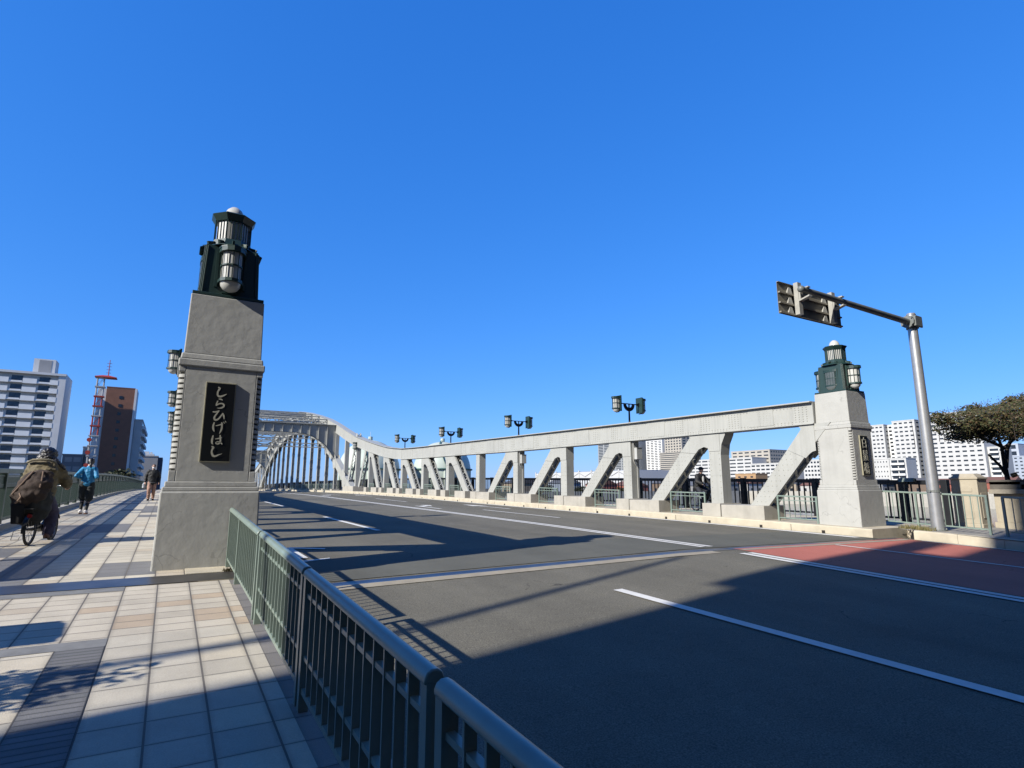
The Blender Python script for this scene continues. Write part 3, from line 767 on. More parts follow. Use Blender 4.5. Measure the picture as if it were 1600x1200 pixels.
def make_truss(tx):
    T = thing('bridge_truss', (tx, 9.4, 0), 'white riveted steel truss rising to an arch along the far side of the road', 'truss')
    X = tx
    def P(name, mb, mat_=steel, **kw): return mb.build(name, [mat_], T, **kw)
    # top chord: a box girder with flanges that overhang
    ys = sorted(set([9.9] + frange(9.9, 44.5, 16) + [p[0] for p in crv([(a, 0) for a, _ in CT[5:]], 4)]))
    ys = ys + [mir(y) for y in ys[::-1] if y < CY_ - .1]
    m = MB()
    prof = lambda y: [(-TH, -cdep(y)), (TH, -cdep(y)), (TH, -.03), (-TH, -.03)]
    def sweep(m, prof, zf):
        k = len(prof(ys[0]))
        for y in ys:
            for dx, dz in prof(y): m.v.append((X + dx, y, zf(y) + dz))
        for j in range(len(ys) - 1):
            for i in range(k): m.f.append([j * k + i, j * k + (i + 1) % k, (j + 1) * k + (i + 1) % k, (j + 1) * k + i]); m.m.append(0)
        m.f.append(list(range(k))[::-1]); m.m.append(0); m.f.append([(len(ys) - 1) * k + i for i in range(k)]); m.m.append(0)
    sweep(m, prof, ctop)
    ch = P('top_chord', m)
    m = MB(); sweep(m, lambda y: [(-TH - .13, -.035), (TH + .13, -.035), (TH + .13, .0), (-TH - .13, .0)], ctop)
    sub = m.build('top_flange', [steel], ch)
    m = MB(); sweep(m, lambda y: [(-TH - .06, -cdep(y) - .03), (TH + .06, -cdep(y) - .03), (TH + .06, -cdep(y)), (-TH - .06, -cdep(y))], ctop)
    m.build('bottom_flange', [steel], ch)
    # splice plates on both faces
    for y in (11.2, 15.8, 20.4, 25.0, 29.2, 33.6, 38.0, 42.2, 44.6):
        for s in (-1, 1):
            w = .9 if y < 40 else .12; d = cdep(y); x0 = X + s * TH
            z0, z1 = ctop(y) , ctop(y + w)
            m = MB(); m.prism([(x0, y, z0 - d + .04), (x0, y + w, z1 - d + .04), (x0, y + w, z1 - .06), (x0, y, z0 - .06)], (s * .012, 0, 0)); m.build('splice_plate', [steel], ch)
    m = MB()
    y = 10.1
    while y < 34:
        d = cdep(y); z = ctop(y) - .08; rows = (0, .06, d - .16, d - .10) if int((y - 10) / .12) % 10 > 3 else [k * (d - .16) / 7 for k in range(8)]
        for s in (-1, 1):
            for q in rows:
                rivets(m, (X + s * (TH + (.012 if False else 0)), y, z - q), (0, .12, 0), 1, (0, 0, -.1), 1, (s, 0, 0))
        y += .12
    m.build('rivet', [steel], ch)['kind'] = 'stuff'
    # side span: columns, diagonals, plinths
    def side(f, far):
        """f maps near-span Y to real Y"""
        base = lambda y: zr(f(y)) + .16
        def bx(m, x0, x1, y0, y1, z0, z1): m.box(x0, x1, *sorted((f(y0), f(y1))), z0, z1)
        for k in range(12):
            y = TN[k]; wv = .50 - .012 * k if k < 8 else .36
            zt = (ctop(y) - cdep(y) - .02) if k < 10 else ctop(y) - cdep(y) - .02
            zb = base(y) + .42
            if k == 11: zb = rib(y) + .3
            m = MB(); bx(m, X - TH + .02, X + TH - .02, y - wv/2, y + wv/2, zb, zt)
            if k == 0:                       # flared head of every other column
                for s in (-1,):
                    q = [(X - TH + .012, f(y + s * wv/2), zt - .75), (X - TH + .012, f(y + s * (wv/2 + .06)), zt - .4), (X - TH + .012, f(y + s * (wv/2 + .22)), zt - .1), (X - TH + .012, f(y + s * (wv/2 + .25)), zt), (X - TH + .012, f(y + s * wv/2), zt)]
                    m.prism(q if (s > 0) != far else q[::-1], (2 * TH - .024, 0, 0))
            if k < 5 and not far:
                for s in (-1, 1):
                    rivets(m, (X + s * (TH - .02), y - wv/2 + .07, zb + .15), (0, wv - .14, 0), 2, (0, 0, .19), int((zt - zb - .3) / .19), (s, 0, 0))
                    m.box(X + s * (TH - .02) if s > 0 else X - TH + .016, X + TH - .016 if s > 0 else X - TH + .02, y - wv/2 + .0, y + wv/2, zb + .92, zb + .93)
            P('column', m)
            if k < 11:
                m = MB(); bx(m, X - .50, X + .56, y - .33, y + .42, base(y) - .06, base(y) + .42); P('plinth', m, concrete, bevel=.015)
        for k in range(11):
            y = TN[k]
            if k < 5: yb, yt = y - 1.62, y - 3.84 if k else y - 3.72
            elif k < 10: yb, yt = TN[k - 1] + 1.63, TN[k] - .64
            else: continue
            zb = base(yb) + .42; ytc = yt; zt = ctop(yt) - cdep(yt) - .02
            hw = .33 if k < 5 else .36; ht = hw + .07
            m = MB()
            for s in (-1, 1):
                x0 = X + s * (TH - .02)
                q = [(x0, f(yb - hw), zb), (x0, f(yb + hw), zb), (x0, f(yt + ht), zt), (x0, f(yt - ht), zt)]
                m.prism(q, (-s * .03, 0, 0))
                # edge angles
                for e in (-1, 1):
                    a = Vector((X + s * (TH - .075), f(yb + e * (hw - .02)), zb)); c = Vector((X + s * (TH - .075), f(yt + e * (ht - .02)), zt))
                    m.bar(a, c, .09, .03, side=(1, 0, 0))
                if k < 5 and not far:
                    d = Vector((0, yt - yb, zt - zb)); nn = int(d.length / .2)
                    rivets(m, (x0 + s * .0, yb - hw + .1, zb + .12), d / nn, nn - 1, (0, (2 * hw - .2) / 3, 0), 4, (s, 0, 0), .02)
            dg = P('diagonal', m)
            for e in (-1, 1):
                m = MB(); a = (X, f(yb + e * (hw - .03)), zb + .05); c = (X, f(yt + e * (ht - .03)), zt - .1)
                lacing(m, a, c, TH - .08, 11, .065, .014); m.build('lacing', [steel], dg)
            # gusset between the heads of diagonal and column
            yc = (TN[k - 1] if k else 9.9) if k < 5 else TN[k]
            wv = .48 if k else .3
            ya, yb2 = (yc, yt) if k < 5 else (yt, yc)
            m = MB(); zz = ctop(yc) - cdep(yc) - .02
            za = ctop(yt) - cdep(yt) - .02
            sg = 1 if k < 5 else -1
            p_in = yc + sg * wv/2; p_out = yt - sg * hw
            sl = (zt - zb) / (yt - yb)
            arc = [(p_in, -.72), (p_in + sg * .04, -.60), (p_in + sg * .14, -.52), (p_in + sg * .24, -.50)]
            xs_ = yt - sg * hw; 
            low = yt - sg * hw + (-.50) / sl
            inn = lambda dz: yt - sg * ht + dz / sl
            q = [(yc - sg * wv/2, 0), (yt + sg * (ht + .16), 0), (yt + sg * (ht + .01), -.12), (yt + sg * ht + (-.58) / sl, -.58), (inn(-.66), -.66), (inn(-.52) - sg * .015, -.52), ((inn(-.46) + p_in) / 2, -.45), (p_in + sg * .03, -.50), (p_in, -.62), (yc - sg * wv/2, -.62)]
            if k == 0: q = [(9.92, 0), (10.42, 0), (10.33, -.12), (10.43, -.26), (10.80, -.72), (10.25, -.98), (10.12, -.86), (10.02, -.80), (9.92, -.78)]; zz = ctop(10) - cdep(10) - .02
            for s in (-1, 1):
                x0 = X + s * (TH - .018)
                pts = [(x0, f(a), zz + b_ + (za - zz) * 0) for a, b_ in q]
                m.prism(pts, (s * .014, 0, 0))
            P('gusset', m)
            m = MB(); bx(m, X - .50, X + .56, yb - .35 if k < 5 else yb - .5, yb + 1.25 if k < 5 else yb + 1.0, base(yb) - .06, base(yb) + .42); P('plinth', m, concrete, bevel=.015)
        # end of the arch: plinth and diagonals leaning the other way
        m = MB(); bx(m, X - .55, X + .6, 57.3, 61.2, base(58) - .06, base(58) + .5); P('plinth', m, concrete, bevel=.02)
        for k in range(10, 18):
            y0, y1 = TN[k], TN[k + 1]
            zt = ctop(y0) - cdep(y0) * .75; zb = (rib(y1) + .3) if k > 10 else base(56.5) + .45
            if k == 10: a, c = (X, f(56.6), zb), (X, f(54.2), zt)
            elif k == 11: a, c = (X, f(60.6), rib(60.6) + .25), (X, f(57.9), zt)
            else: a, c = (X, f(y1 - .2), zb), (X, f(y0 + .15), zt)
            m = MB(); w = .42 if k < 13 else .3
            a, c = Vector(a), Vector(c)
            for s in (-1, 1): m.bar(a + Vector((s * (TH - .05), 0, 0)), c + Vector((s * (TH - .05), 0, 0)), .05, w, side=(1, 0, 0))
            dg = P('diagonal', m)
            d = (c - a).normalized(); nrm = Vector((1, 0, 0)).cross(d)
            for e in (-1, 1):
                m = MB(); lacing(m, a + nrm * e * (w/2 - .02), c + nrm * e * (w/2 - .02), TH - .06, 8, .07, .014); m.build('lacing', [steel], dg)
        for k in range(12, 18 if far else 19):
            y = TN[k]; m = MB(); m.box(X - TH + .03, X + TH - .03, f(y) - .16, f(y) + .16, rib(y) + .3, ctop(y) - cdep(y)); P('column', m)
            # hanger down to the deck
            m = MB(); zt = rib(y) - .3; zb = base(y) + .12
            for s in (-1, 1): m.box(X + s * .17 - .02, X + s * .17 + .02, f(y) - .15, f(y) + .15, zb, zt)
            m.box(X - .15, X + .15, f(y) - .012, f(y) + .012, zb, zt)
            for q in range(int((zt - zb) / 1.1)):
                m.box(X - .21, X + .21, f(y) - .17, f(y) + .17, zb + .5 + q * 1.1, zb + .56 + q * 1.1)
            P('hanger', m)
            m = MB(); bx(m, X - .42, X + .42, y - .35, y + .35, base(y) - .06, base(y) + .18); P('plinth', m, concrete, bevel=.015)
    side(lambda y: y, False); side(mir, True)
    # lower arch rib
    yr = [p[0] for p in RBs] + [mir(p[0]) for p in RBs[::-1][1:]]
    m = MB(); m2 = MB()
    def rsweep(m, hw, d0, d1):
        n = len(yr); o = len(m.v)
        for i, y in enumerate(yr):
            a, c = yr[max(i - 1, 0)], yr[min(i + 1, n - 1)]
            tn = Vector((0, c - a, rib(c) - rib(a))).normalized(); nr = Vector((0, -tn.z, tn.y))
            for dx, dn in ((-hw, d0), (hw, d0), (hw, d1), (-hw, d1)):
                m.v.append((X + dx, y + nr.y * dn, rib(y) + nr.z * dn))
        for j in range(n - 1):
            for i in range(4): m.f.append([o + j * 4 + i, o + j * 4 + (i + 1) % 4, o + (j + 1) * 4 + (i + 1) % 4, o + (j + 1) * 4 + i]); m.m.append(0)
        m.f.append([o + 3, o + 2, o + 1, o]); m.m.append(0); m.f.append([o + (n - 1) * 4 + i for i in range(4)]); m.m.append(0)
    rsweep(m, TH, -.40, .36); ar = P('arch_rib', m)
    rsweep(m2, TH + .05, .36, .395); rsweep(m2, TH + .05, -.435, -.40); m2.build('rib_flange', [steel], ar)
    m = MB()
    for k in range(11, 19):                                # node plates where the rib carries a hanger
        for f in (lambda y: y, mir):
            y = TN[k]
            if k == 18 and f is mir: continue
            for s in (-1, 1):
                m = MB(); m.prism([(X + s * (TH + .002), f(y) - .35, rib(f(y)) - .95), (X + s * (TH + .002), f(y) + .35, rib(f(y)) - .95), (X + s * (TH + .002), f(y) + .8, rib(f(y) + .8) - .3), (X + s * (TH + .002), f(y) + .6, rib(f(y) + .6) + .7), (X + s * (TH + .002), f(y) - .6, rib(f(y) - .6) + .7), (X + s * (TH + .002), f(y) - .8, rib(f(y) - .8) - .3)], (s * .015, 0, 0)); m.build('node_plate', [steel], ar)
    return T
truss_r = make_truss(16.27)
truss_l = clone(truss_r, loc=(.585, 9.4, 0), label='white steel truss with arch hidden behind the near grey pillar')

# overhead bracing: arched portals and struts, each hung between the two trusses
LXA, LXB = .585 + TH, 16.27 - TH
def portal(y, label):
    t = thing('portal_frame', ((LXA + LXB) / 2, y, ctop(y)), label, 'portal frame', 'arched portal frames over the road')
    zt = ctop(y) - .25; xm = (LXA + LXB) / 2; hw = (LXB - LXA) / 2
    low = []
    for i in range(33):
        s = -1 + 2 * i / 32; e = abs(s)
        drop = .98 + (0 if e < .3 else 2.9 * ((e - .3) / .7) ** 3.2)
        low.append((xm + s * hw, drop))
    m = MB()
    for i in range(32):
        (xa, da), (xb, db) = low[i], low[i + 1]
        m.add([(xa, y - .02, zt - da), (xb, y - .02, zt - db), (xb, y - .02, zt), (xa, y - .02, zt), (xa, y + .02, zt - da), (xb, y + .02, zt - db), (xb, y + .02, zt), (xa, y + .02, zt)], [(0, 1, 2, 3), (5, 4, 7, 6), (0, 4, 5, 1)])
        m.add([(xa, y - .2, zt - da - .02), (xb, y - .2, zt - db - .02), (xb, y + .2, zt - db - .02), (xa, y + .2, zt - da - .02)], [(0, 3, 2, 1)])
        m.add([(xa, y - .2, zt - da), (xb, y - .2, zt - db), (xb, y + .2, zt - db), (xa, y + .2, zt - da)], [(0, 1, 2, 3)])
    m.build('web_plate', [steel], t)
    m = MB(); m.box(LXA, LXB, y - .22, y + .22, zt, zt + .05); m.build('flange', [steel], t)
    for i in range(1, 16):
        x = LXA + (LXB - LXA) * i / 16; d = lerp_tab(x, [p[0] for p in low], [p[1] for p in low])
        for s in (-1, 1):
            m = MB(); m.box(x - .02, x + .02, *sorted((y + s * .02, y + s * .15)), zt - d, zt - .001); m.build('stiffener', [steel], t)
    return t
portal(TN[12], 'nearest arched portal frame with ribbed plate between the two arches')
portal(mir(TN[12]), 'farthest arched portal frame at the end of the arch')
ST = [k for k in range(13, 19)]
names_ = ['first', 'second', 'third', 'fourth', 'fifth', 'sixth', 'seventh', 'eighth', 'ninth', 'tenth', 'eleventh']
for q, y in enumerate([TN[k] for k in ST] + [mir(TN[k]) for k in ST[::-1][1:]]):
    t = thing('overhead_strut', ((LXA + LXB) / 2, y, ctop(y)), '%s lattice strut behind the nearest portal between the arch tops' % names_[q], 'bracing', 'lattice struts across the arch tops')
    m = MB(); z1, z0 = ctop(y) - .1, ctop(y) - .75
    for s in (-1, 1): m.box(LXA, LXB, y + s * .15 - .05, y + s * .15 + .05, z1 - .1, z1); m.box(LXA, LXB, y + s * .15 - .05, y + s * .15 + .05, z0, z0 + .1)
    m.build('strut_chord', [steel], t)
    m = MB()
    for i in range(24):
        xa = LXA + (LXB - LXA) * i / 24; xb = LXA + (LXB - LXA) * (i + 1) / 24
        m.bar((xa, y, z0 + .05 if i % 2 else z1 - .05), (xb, y, z1 - .05 if i % 2 else z0 + .05), .06, .02, side=(0, 1, 0)) if False else m.bar((xa, y - .15, z0 + .05 if i % 2 else z1 - .05), (xb, y - .15, z1 - .05 if i % 2 else z0 + .05), .03, .07, side=(0, 1, 0))
        m.bar((xa, y - .15 if i % 2 else y + .15, z1 - .02), (xb, y + .15 if i % 2 else y - .15, z1 - .02), .06, .02)
    m.build('lacing', [steel], t)
    if rib(y) > 5.2:                                      # lower strut of the sway frame, at the arch ribs
        zl_ = rib(y) + .1; m = MB()
        for dz in (-.22, .22): m.box(LXA, LXB, y - .09, y + .09, zl_ + dz - .05, zl_ + dz + .05)
        for i in range(20):
            xa = LXA + (LXB - LXA) * i / 20; xb = LXA + (LXB - LXA) * (i + 1) / 20
            m.bar((xa, y, zl_ + (-.18 if i % 2 else .18)), (xb, y, zl_ + (.18 if i % 2 else -.18)), .03, .06, side=(0, 1, 0))
        m.build('lower_strut', [steel], t)
        m = MB(); q = (LXB - LXA) / 4
        for i in range(4):
            m.bar((LXA + q * i, y + .04, zl_ + .27 if i % 2 else z0), (LXA + q * (i + 1), y + .04, z0 if i % 2 else zl_ + .27), .08, .12, side=(0, 1, 0))
        m.build('sway_bar', [steel], t)
m = MB()
t = thing('wind_bracing', ((LXA + LXB) / 2, CY_, ctop(CY_)), 'thin crossed bars of overhead bracing between the arch tops', 'bracing')
yy = [TN[k] for k in range(12, 19)] + [mir(TN[k]) for k in range(17, 11, -1)]
for ya, yb in zip(yy[:-1], yy[1:]):
    for xa, xb in ((LXA, LXB), (LXB, LXA)):
        m.bar((xa, ya, ctop(ya) - .45), (xb, yb, ctop(yb) - .45 + (.03 if xa < xb else 0)), .14, .08)
m.build('cross_bars', [steel], t)
# ------------------------------------------------------------------ lamps on the trusses
def make_lamp(label):
    t = thing('twin_lamp', (0, 0, 0), label, 'street lamp', 'twin lamps standing on the trusses')
    m = MB(); m.cyl((0, 0, -.02), (0, 0, .05), .085, .07, 10); m.cyl((0, 0, .05), (0, 0, .56), .042, .036, 10); m.build('post', [blackmetal], t, local=True, smooth=40)
    m = MB()
    n = 14; o, i_ = [], []
    for k in range(n + 1):
        a = math.pi + math.pi * k / n
        o.append((.29 * math.cos(a), -.025, .80 + .29 * math.sin(a))); i_.append((.17 * math.cos(a), -.025, .80 + .14 * math.sin(a)))
    for k in range(n): m.prism([o[k], o[k + 1], i_[k + 1], i_[k]], (0, .05, 0))
    m.box(-.022, .022, -.02, .02, .56, .83); m.box(-.56, .56, -.022, .022, .80, .835)
    for s in (-1, 1): m.prism([(s * .40, -.02, .80), (s * .56, -.02, .72), (s * .56, -.02, .90), (s * .40, -.02, .835)], (0, .04, 0))
    m.build('bracket', [blackmetal], t, local=True)
    for s in (-1, 1):
        m = MB(); m.box(*sorted((s * .555, s * .60)), -.19, .19, .47, 1.12); bp = m.build('back_plate', [dgreen], t, local=True)
        half_lantern(t, (s * .60, 0, .80), math.pi/2 if s > 0 else -math.pi/2, milk, 1.08)
    return t
lamp0 = make_lamp('twin lamp on the far truss, largest and nearest to the sunlit kanji pillar')
lab_r = ['twin lamp on the far truss, second from the sunlit kanji pillar', 'twin lamp on the far truss, third from the sunlit kanji pillar', 'twin lamp on the far truss, smallest, just where the chord begins to rise']
lab_l = ['half hidden lamp showing left of the near pillar, largest and topmost', 'half hidden lamp showing left of the near pillar, second from top', 'half hidden lamp showing left of the near pillar, third from top', 'half hidden lamp showing left of the near pillar, fourth from top']
for i, k in enumerate((1, 3, 5, 7)):
    y = TN[k]
    if i == 0: lamp0.location = (16.27, y, ctop(y))
    else: clone(lamp0, (16.27, y, ctop(y)), lab_r[i - 1])
    clone(lamp0, (.585, y, ctop(y)), lab_l[i])
# small lanterns on the arch columns, one pair facing the road
for tx, s, lab in ((16.27, -1, 'small lantern fixed to the far truss where the arch begins'), (.585, -1, 'tiny lantern low on the left side of the hidden left truss')):
    t = thing('wall_lamp', (tx + s * (TH + .02), 57.85, 5.75), lab, 'wall lamp')
    m = MB(); m.box(-.03, .03, -.19, .19, -.35, .35); m.build('back_plate', [dgreen], t, local=True)
    half_lantern(t, (s * .03, 0, 0), -math.pi/2, milk, 1.3)

# ------------------------------------------------------------------ guard panels (metal fences)
def panel(name, L, H, nbars, rails, label, cat, group, mat_=pgreen, slope=0.0, bar=(.012, .04), post=(.055, .05), top=(.07, .045), bottom=.12, midposts=(), foot=.02, round_top=False, loc=(0, 0, 0)):
    """panel running along +Y from its base; z follows the slope; every bar is its own part"""
    t = thing(name, loc, label, cat, group)
    sz = lambda y: y * slope
    m = MB()
    if round_top:
        prof = [(-.5, .0), (-.5, .35), (-.38, .78), (-.15, 1.0), (.15, 1.0), (.38, .78), (.5, .35), (.5, .0)]
        a = [(x * top[0], 0, H - top[1] + z * top[1]) for x, z in prof]
        m.prism(a, (0, L, sz(L)))
    else: m.bar((0, 0, H - top[1] / 2), (0, L, H - top[1] / 2 + sz(L)), top[0], top[1])
    m.build('top_rail', [mat_], t, local=True, smooth=50 if round_top else None, bevel=.006)
    for y in [post[1] / 2, L - post[1] / 2] + list(midposts):
        m = MB(); m.box(-post[0] / 2, post[0] / 2, y - post[1] / 2, y + post[1] / 2, -foot + sz(y), H - top[1] + sz(y) + .003); m.build('post', [mat_], t, local=True)
    m = MB(); m.bar((0, post[1], bottom + sz(post[1])), (0, L - post[1], bottom + sz(L - post[1])), .035, .03); m.build('bottom_rail', [mat_], t, local=True)
    for r in rails:
        m = MB(); m.bar((0, post[1], r + sz(post[1])), (0, L - post[1], r + sz(L - post[1])), .03, .022); m.build('middle_rail', [mat_], t, local=True)
    m = MB(); m.box(-bar[1] / 2, bar[1] / 2, -bar[0] / 2, bar[0] / 2, bottom + .01, H - top[1]); first = None
    for i in range(nbars):
        y = post[1] + (L - 2 * post[1]) * (i + 1) / (nbars + 1)
        if any(abs(y - q) < .05 for q in midposts): continue
        if first is None: first = m.build('baluster', [mat_], t, local=True); first.location = (0, y, sz(y))
        else: inst(first, t, (0, y, sz(y)))
    return t
GX = .79
def gz(y): return zr(y) + .145
SL = .047
g = 'pale green guardrail panels between pavement and road'
panel('guardrail', 2.86, .78, 18, (), 'pale green guardrail panel that ends at the grey hiragana pillar', 'guardrail', g, slope=(gz(8.74) - gz(5.88)) / 2.86, midposts=(1.67,), round_top=True, loc=(GX, 5.88, gz(5.88)))
panel('guardrail', 1.96, .79, 13, (.30, .645), 'half sunlit guardrail panel, second from the grey pillar', 'guardrail', g, slope=SL, round_top=True, loc=(GX, 3.80, gz(3.80)))
panel('guardrail', 1.93, .79, 13, (.30, .645), 'dark shaded guardrail panel in the foreground, third from the grey pillar', 'guardrail', g, slope=SL, round_top=True, loc=(GX, 1.82, gz(1.82)))
panel('guardrail', 1.93, .79, 13, (.30, .645), 'nearest guardrail panel, cut by the bottom edge of the photo', 'guardrail', g, slope=SL, round_top=True, loc=(GX, -.18, gz(-.18)))
# right pavement, past the sign pole
g2 = 'pale green fence panels by the sign pole'
panel('guardrail', 2.70, .95, 16, (), 'pale green fence panel between the kanji pillar and past the sign pole', 'guardrail', g2, slope=.045, midposts=(1.60,), loc=(17.42, 6.50, zr(6.5) + .16), top=(.05, .045), bar=(.018, .018))
panel('guardrail', 2.70, .95, 16, (), 'pale green fence panel at the right edge before the old stone wall', 'guardrail', g2, slope=.045, midposts=(1.4,), loc=(17.42, 3.52, zr(3.52) + .16), top=(.05, .045), bar=(.018, .018))
# small fences between the feet of the trusses
def foot_label(i, tx):
    o = ['first', 'second', 'third', 'fourth', 'fifth', 'sixth', 'seventh', 'eighth', 'ninth', 'tenth', 'eleventh', 'twelfth', 'thirteenth', 'fourteenth', 'fifteenth', 'sixteenth', 'seventeenth', 'eighteenth']
    return '%s small green fence at the %s truss feet, counting from the %s pillar' % (o[i], ('far', 'kanji') [0] if tx > 5 else 'near', 'kanji' if tx > 5 else 'hiragana')
FG = 'small fences between the feet of the trusses'
proto = {}
for tx in (16.05, .80):
    spots = [(10.02, 1.28)] + [(TN[k] + .5, 1.62) for k in range(4)] + [(TN[k - 1] + 2.6, 1.35) for k in range(5, 10)] + [(TN[k] + .5, 3.4) for k in range(12, 18)]
    for i, (y0, L) in enumerate(spots):
        z = zr(y0) + .16; sl_ = (zr(y0 + L) - zr(y0)) / L
        if L not in proto:
            proto[L] = panel('fence_panel', L, .76, 6 if L < 2 else 16, (.62,), foot_label(i, tx), 'fence', FG, slope=.02 if y0 < 40 else .003, loc=(tx, y0, z), bar=(.014, .02), post=(.05, .05), top=(.045, .04), bottom=.10)
        else: clone(proto[L], (tx, y0, z), foot_label(i, tx))

# ------------------------------------------------------------------ parapet railings along both outer edges
def rail_run(name, label, X, y0, y1, f, build_):
    return thing(name, (X, y0, 0), label, 'railing')
mgreen = mk('mid_green_paint', (.105, .16, .135), rough=.45, var=.1, scale=4, dirt=.2)
lgreen = mk('light_rail_paint', (.25, .32, .285), rough=.45, var=.08, scale=5)
LX = -3.05
RT = thing('railing', (LX, 8.5, 0), 'long dark green parapet railing with pale top rail along the left pavement', 'railing')
yl = [8.5 + 2.0 * i for i in range(85)]
def zl(y): return zr(y) + .26
m = MB()
for a, c in zip(yl[:-1], yl[1:]): m.bar((LX, a, zl(a) + 1.13), (LX, c, zl(c) + 1.13), .15, .10)
m.build('top_rail', [lgreen], RT, bevel=.01)
m = MB()
for a, c in zip(yl[:-1], yl[1:]):
    for q in (1.02, .84): m.bar((LX, a, zl(a) + q), (LX, c, zl(c) + q), .05, .03)
    for q in (.80, .10): m.bar((LX, a, zl(a) + q), (LX, c, zl(c) + q), .05, .05)
m.build('frame_rail', [mgreen], RT)
m = MB()
for a, c in zip(yl[:42], yl[1:43]):
    for i in range(40):
        y = a + (c - a) * (i + .5) / 40; m.box(LX - .012, LX + .012, y - .019, y + .019, zl(y) + .86, zl(y) + 1.0)
m.build('grille', [mgreen], RT)['kind'] = 'stuff'
cnt = 0; rest = MB(); first = None       # close vertical flat bars; the sun passes between them, a slanting view does not
for a, c in zip(yl[:-1], yl[1:]):
    for i in range(1, 18):
        y = a + (c - a) * i / 18
        if cnt < 98:
            if first is None:
                m = MB(); m.box(-.022, .022, -.006, .006, .12, .79); first = m.build('baluster', [mgreen], RT, local=True); first.location = (0, y - 8.5, zl(y))
            else: inst(first, RT, (0, y - 8.5, zl(y)))
            cnt += 1
        else: rest.box(LX - .022, LX + .022, y - .006, y + .006, zl(y) + .12, zl(y) + .79)
rest.build('baluster', [mgreen], RT)['kind'] = 'stuff'
for y in yl:
    m = MB(); m.box(LX - .07, LX + .06, y - .055, y + .055, zl(y) - .01, zl(y) + 1.085); m.build('post', [mgreen], RT)
# right: dark railing
BX = 19.5
BT = thing('railing', (BX, 8.2, 0), 'long black iron railing with thick posts along the far edge of the bridge', 'railing')
yb_ = [8.25, 9.38] + [12.2 + 2.95 * i for i in range(57)]
def zb_(y): return zwalk(y) + .0
m = MB()
for a, c in zip(yb_[:-1], yb_[1:]):
    m.bar((BX, a, zb_(a) + 1.20), (BX, c, zb_(c) + 1.20), .16, .13)
    m.bar((BX, a, zb_(a) + .12), (BX, c, zb_(c) + .12), .06, .06)
m.build('top_rail', [blackmetal], BT)
cnt = 0; rest = MB(); first = None
for a, c in zip(yb_[:-1], yb_[1:]):
    n = max(4, int((c - a) / .205))
    for i in range(1, n):
        y = a + (c - a) * i / n
        if cnt < 99:
            if first is None:
                m = MB(); m.box(-.018, .018, -.018, .018, .13, 1.15); first = m.build('baluster', [blackmetal], BT, local=True); first.location = (0, y - 8.2, zb_(y))
            else: inst(first, BT, (0, y - 8.2, zb_(y)))
            cnt += 1
        else: rest.box(BX - .018, BX + .018, y - .018, y + .018, zb_(y) + .13, zb_(y) + 1.15)
rest.build('baluster', [blackmetal], BT)['kind'] = 'stuff'
for y in yb_:
    w = .17 if abs(y - 9.38) > .1 else .2
    m = MB(); m.box(BX - .10, BX + .10, y - w/2, y + w/2, zb_(y) - .01, zb_(y) + 1.29); m.build('post', [blackmetal], BT, bevel=.01)
t = thing('flood_light', (BX - .1, 9.2, 1.72), 'small grey flood light on the end post of the black railing', 'flood light')
m = MB(); m.prism([(-.12, -.22, .02), (.1, -.22, .02), (.1, -.22, .12), (-.08, -.22, .14)], (0, .42, 0)); m.build('housing', [lgreen], t, local=True, bevel=.01)
m = MB(); m.box(-.02, .02, -.02, .02, -.16, .03); m.build('bracket', [blackmetal], t, local=True)

# ------------------------------------------------------------------ sign on its pole
SX, SY = 17.30, 7.60
zb0 = zr(SY) + .15
t = thing('road_sign', (SX, SY, zb0), 'overhead road sign seen from behind on a long arm and grey steel pole', 'road sign')
m = MB(); m.cyl((0, 0, -.02), (0, 0, 5.78), .150, .115, 20); m.cyl((0, 0, 5.78), (0, 0, 5.83), .12, .10, 20); m.build('pole', [galv], t, local=True, smooth=40)
m = MB(); m.cyl((0, 0, .0), (0, 0, .03), .2, .2, 20)
for i in range(6):
    a = math.pi / 3 * i; m.cyl((.175 * math.cos(a), .175 * math.sin(a), .03), (.175 * math.cos(a), .175 * math.sin(a), .07), .016, .016, 6)
m.build('base_plate', [galvd], t, local=True)
az = 5.56
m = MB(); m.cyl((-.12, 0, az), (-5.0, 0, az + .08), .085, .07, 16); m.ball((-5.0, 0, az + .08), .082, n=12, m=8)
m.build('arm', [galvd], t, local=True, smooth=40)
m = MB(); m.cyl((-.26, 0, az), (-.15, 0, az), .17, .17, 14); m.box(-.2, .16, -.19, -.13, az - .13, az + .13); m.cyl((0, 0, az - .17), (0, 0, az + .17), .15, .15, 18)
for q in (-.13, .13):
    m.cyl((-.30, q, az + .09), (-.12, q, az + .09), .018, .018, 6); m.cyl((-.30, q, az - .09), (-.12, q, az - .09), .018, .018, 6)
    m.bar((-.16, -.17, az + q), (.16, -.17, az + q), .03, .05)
m.build('clamp', [galvd], t, local=True)
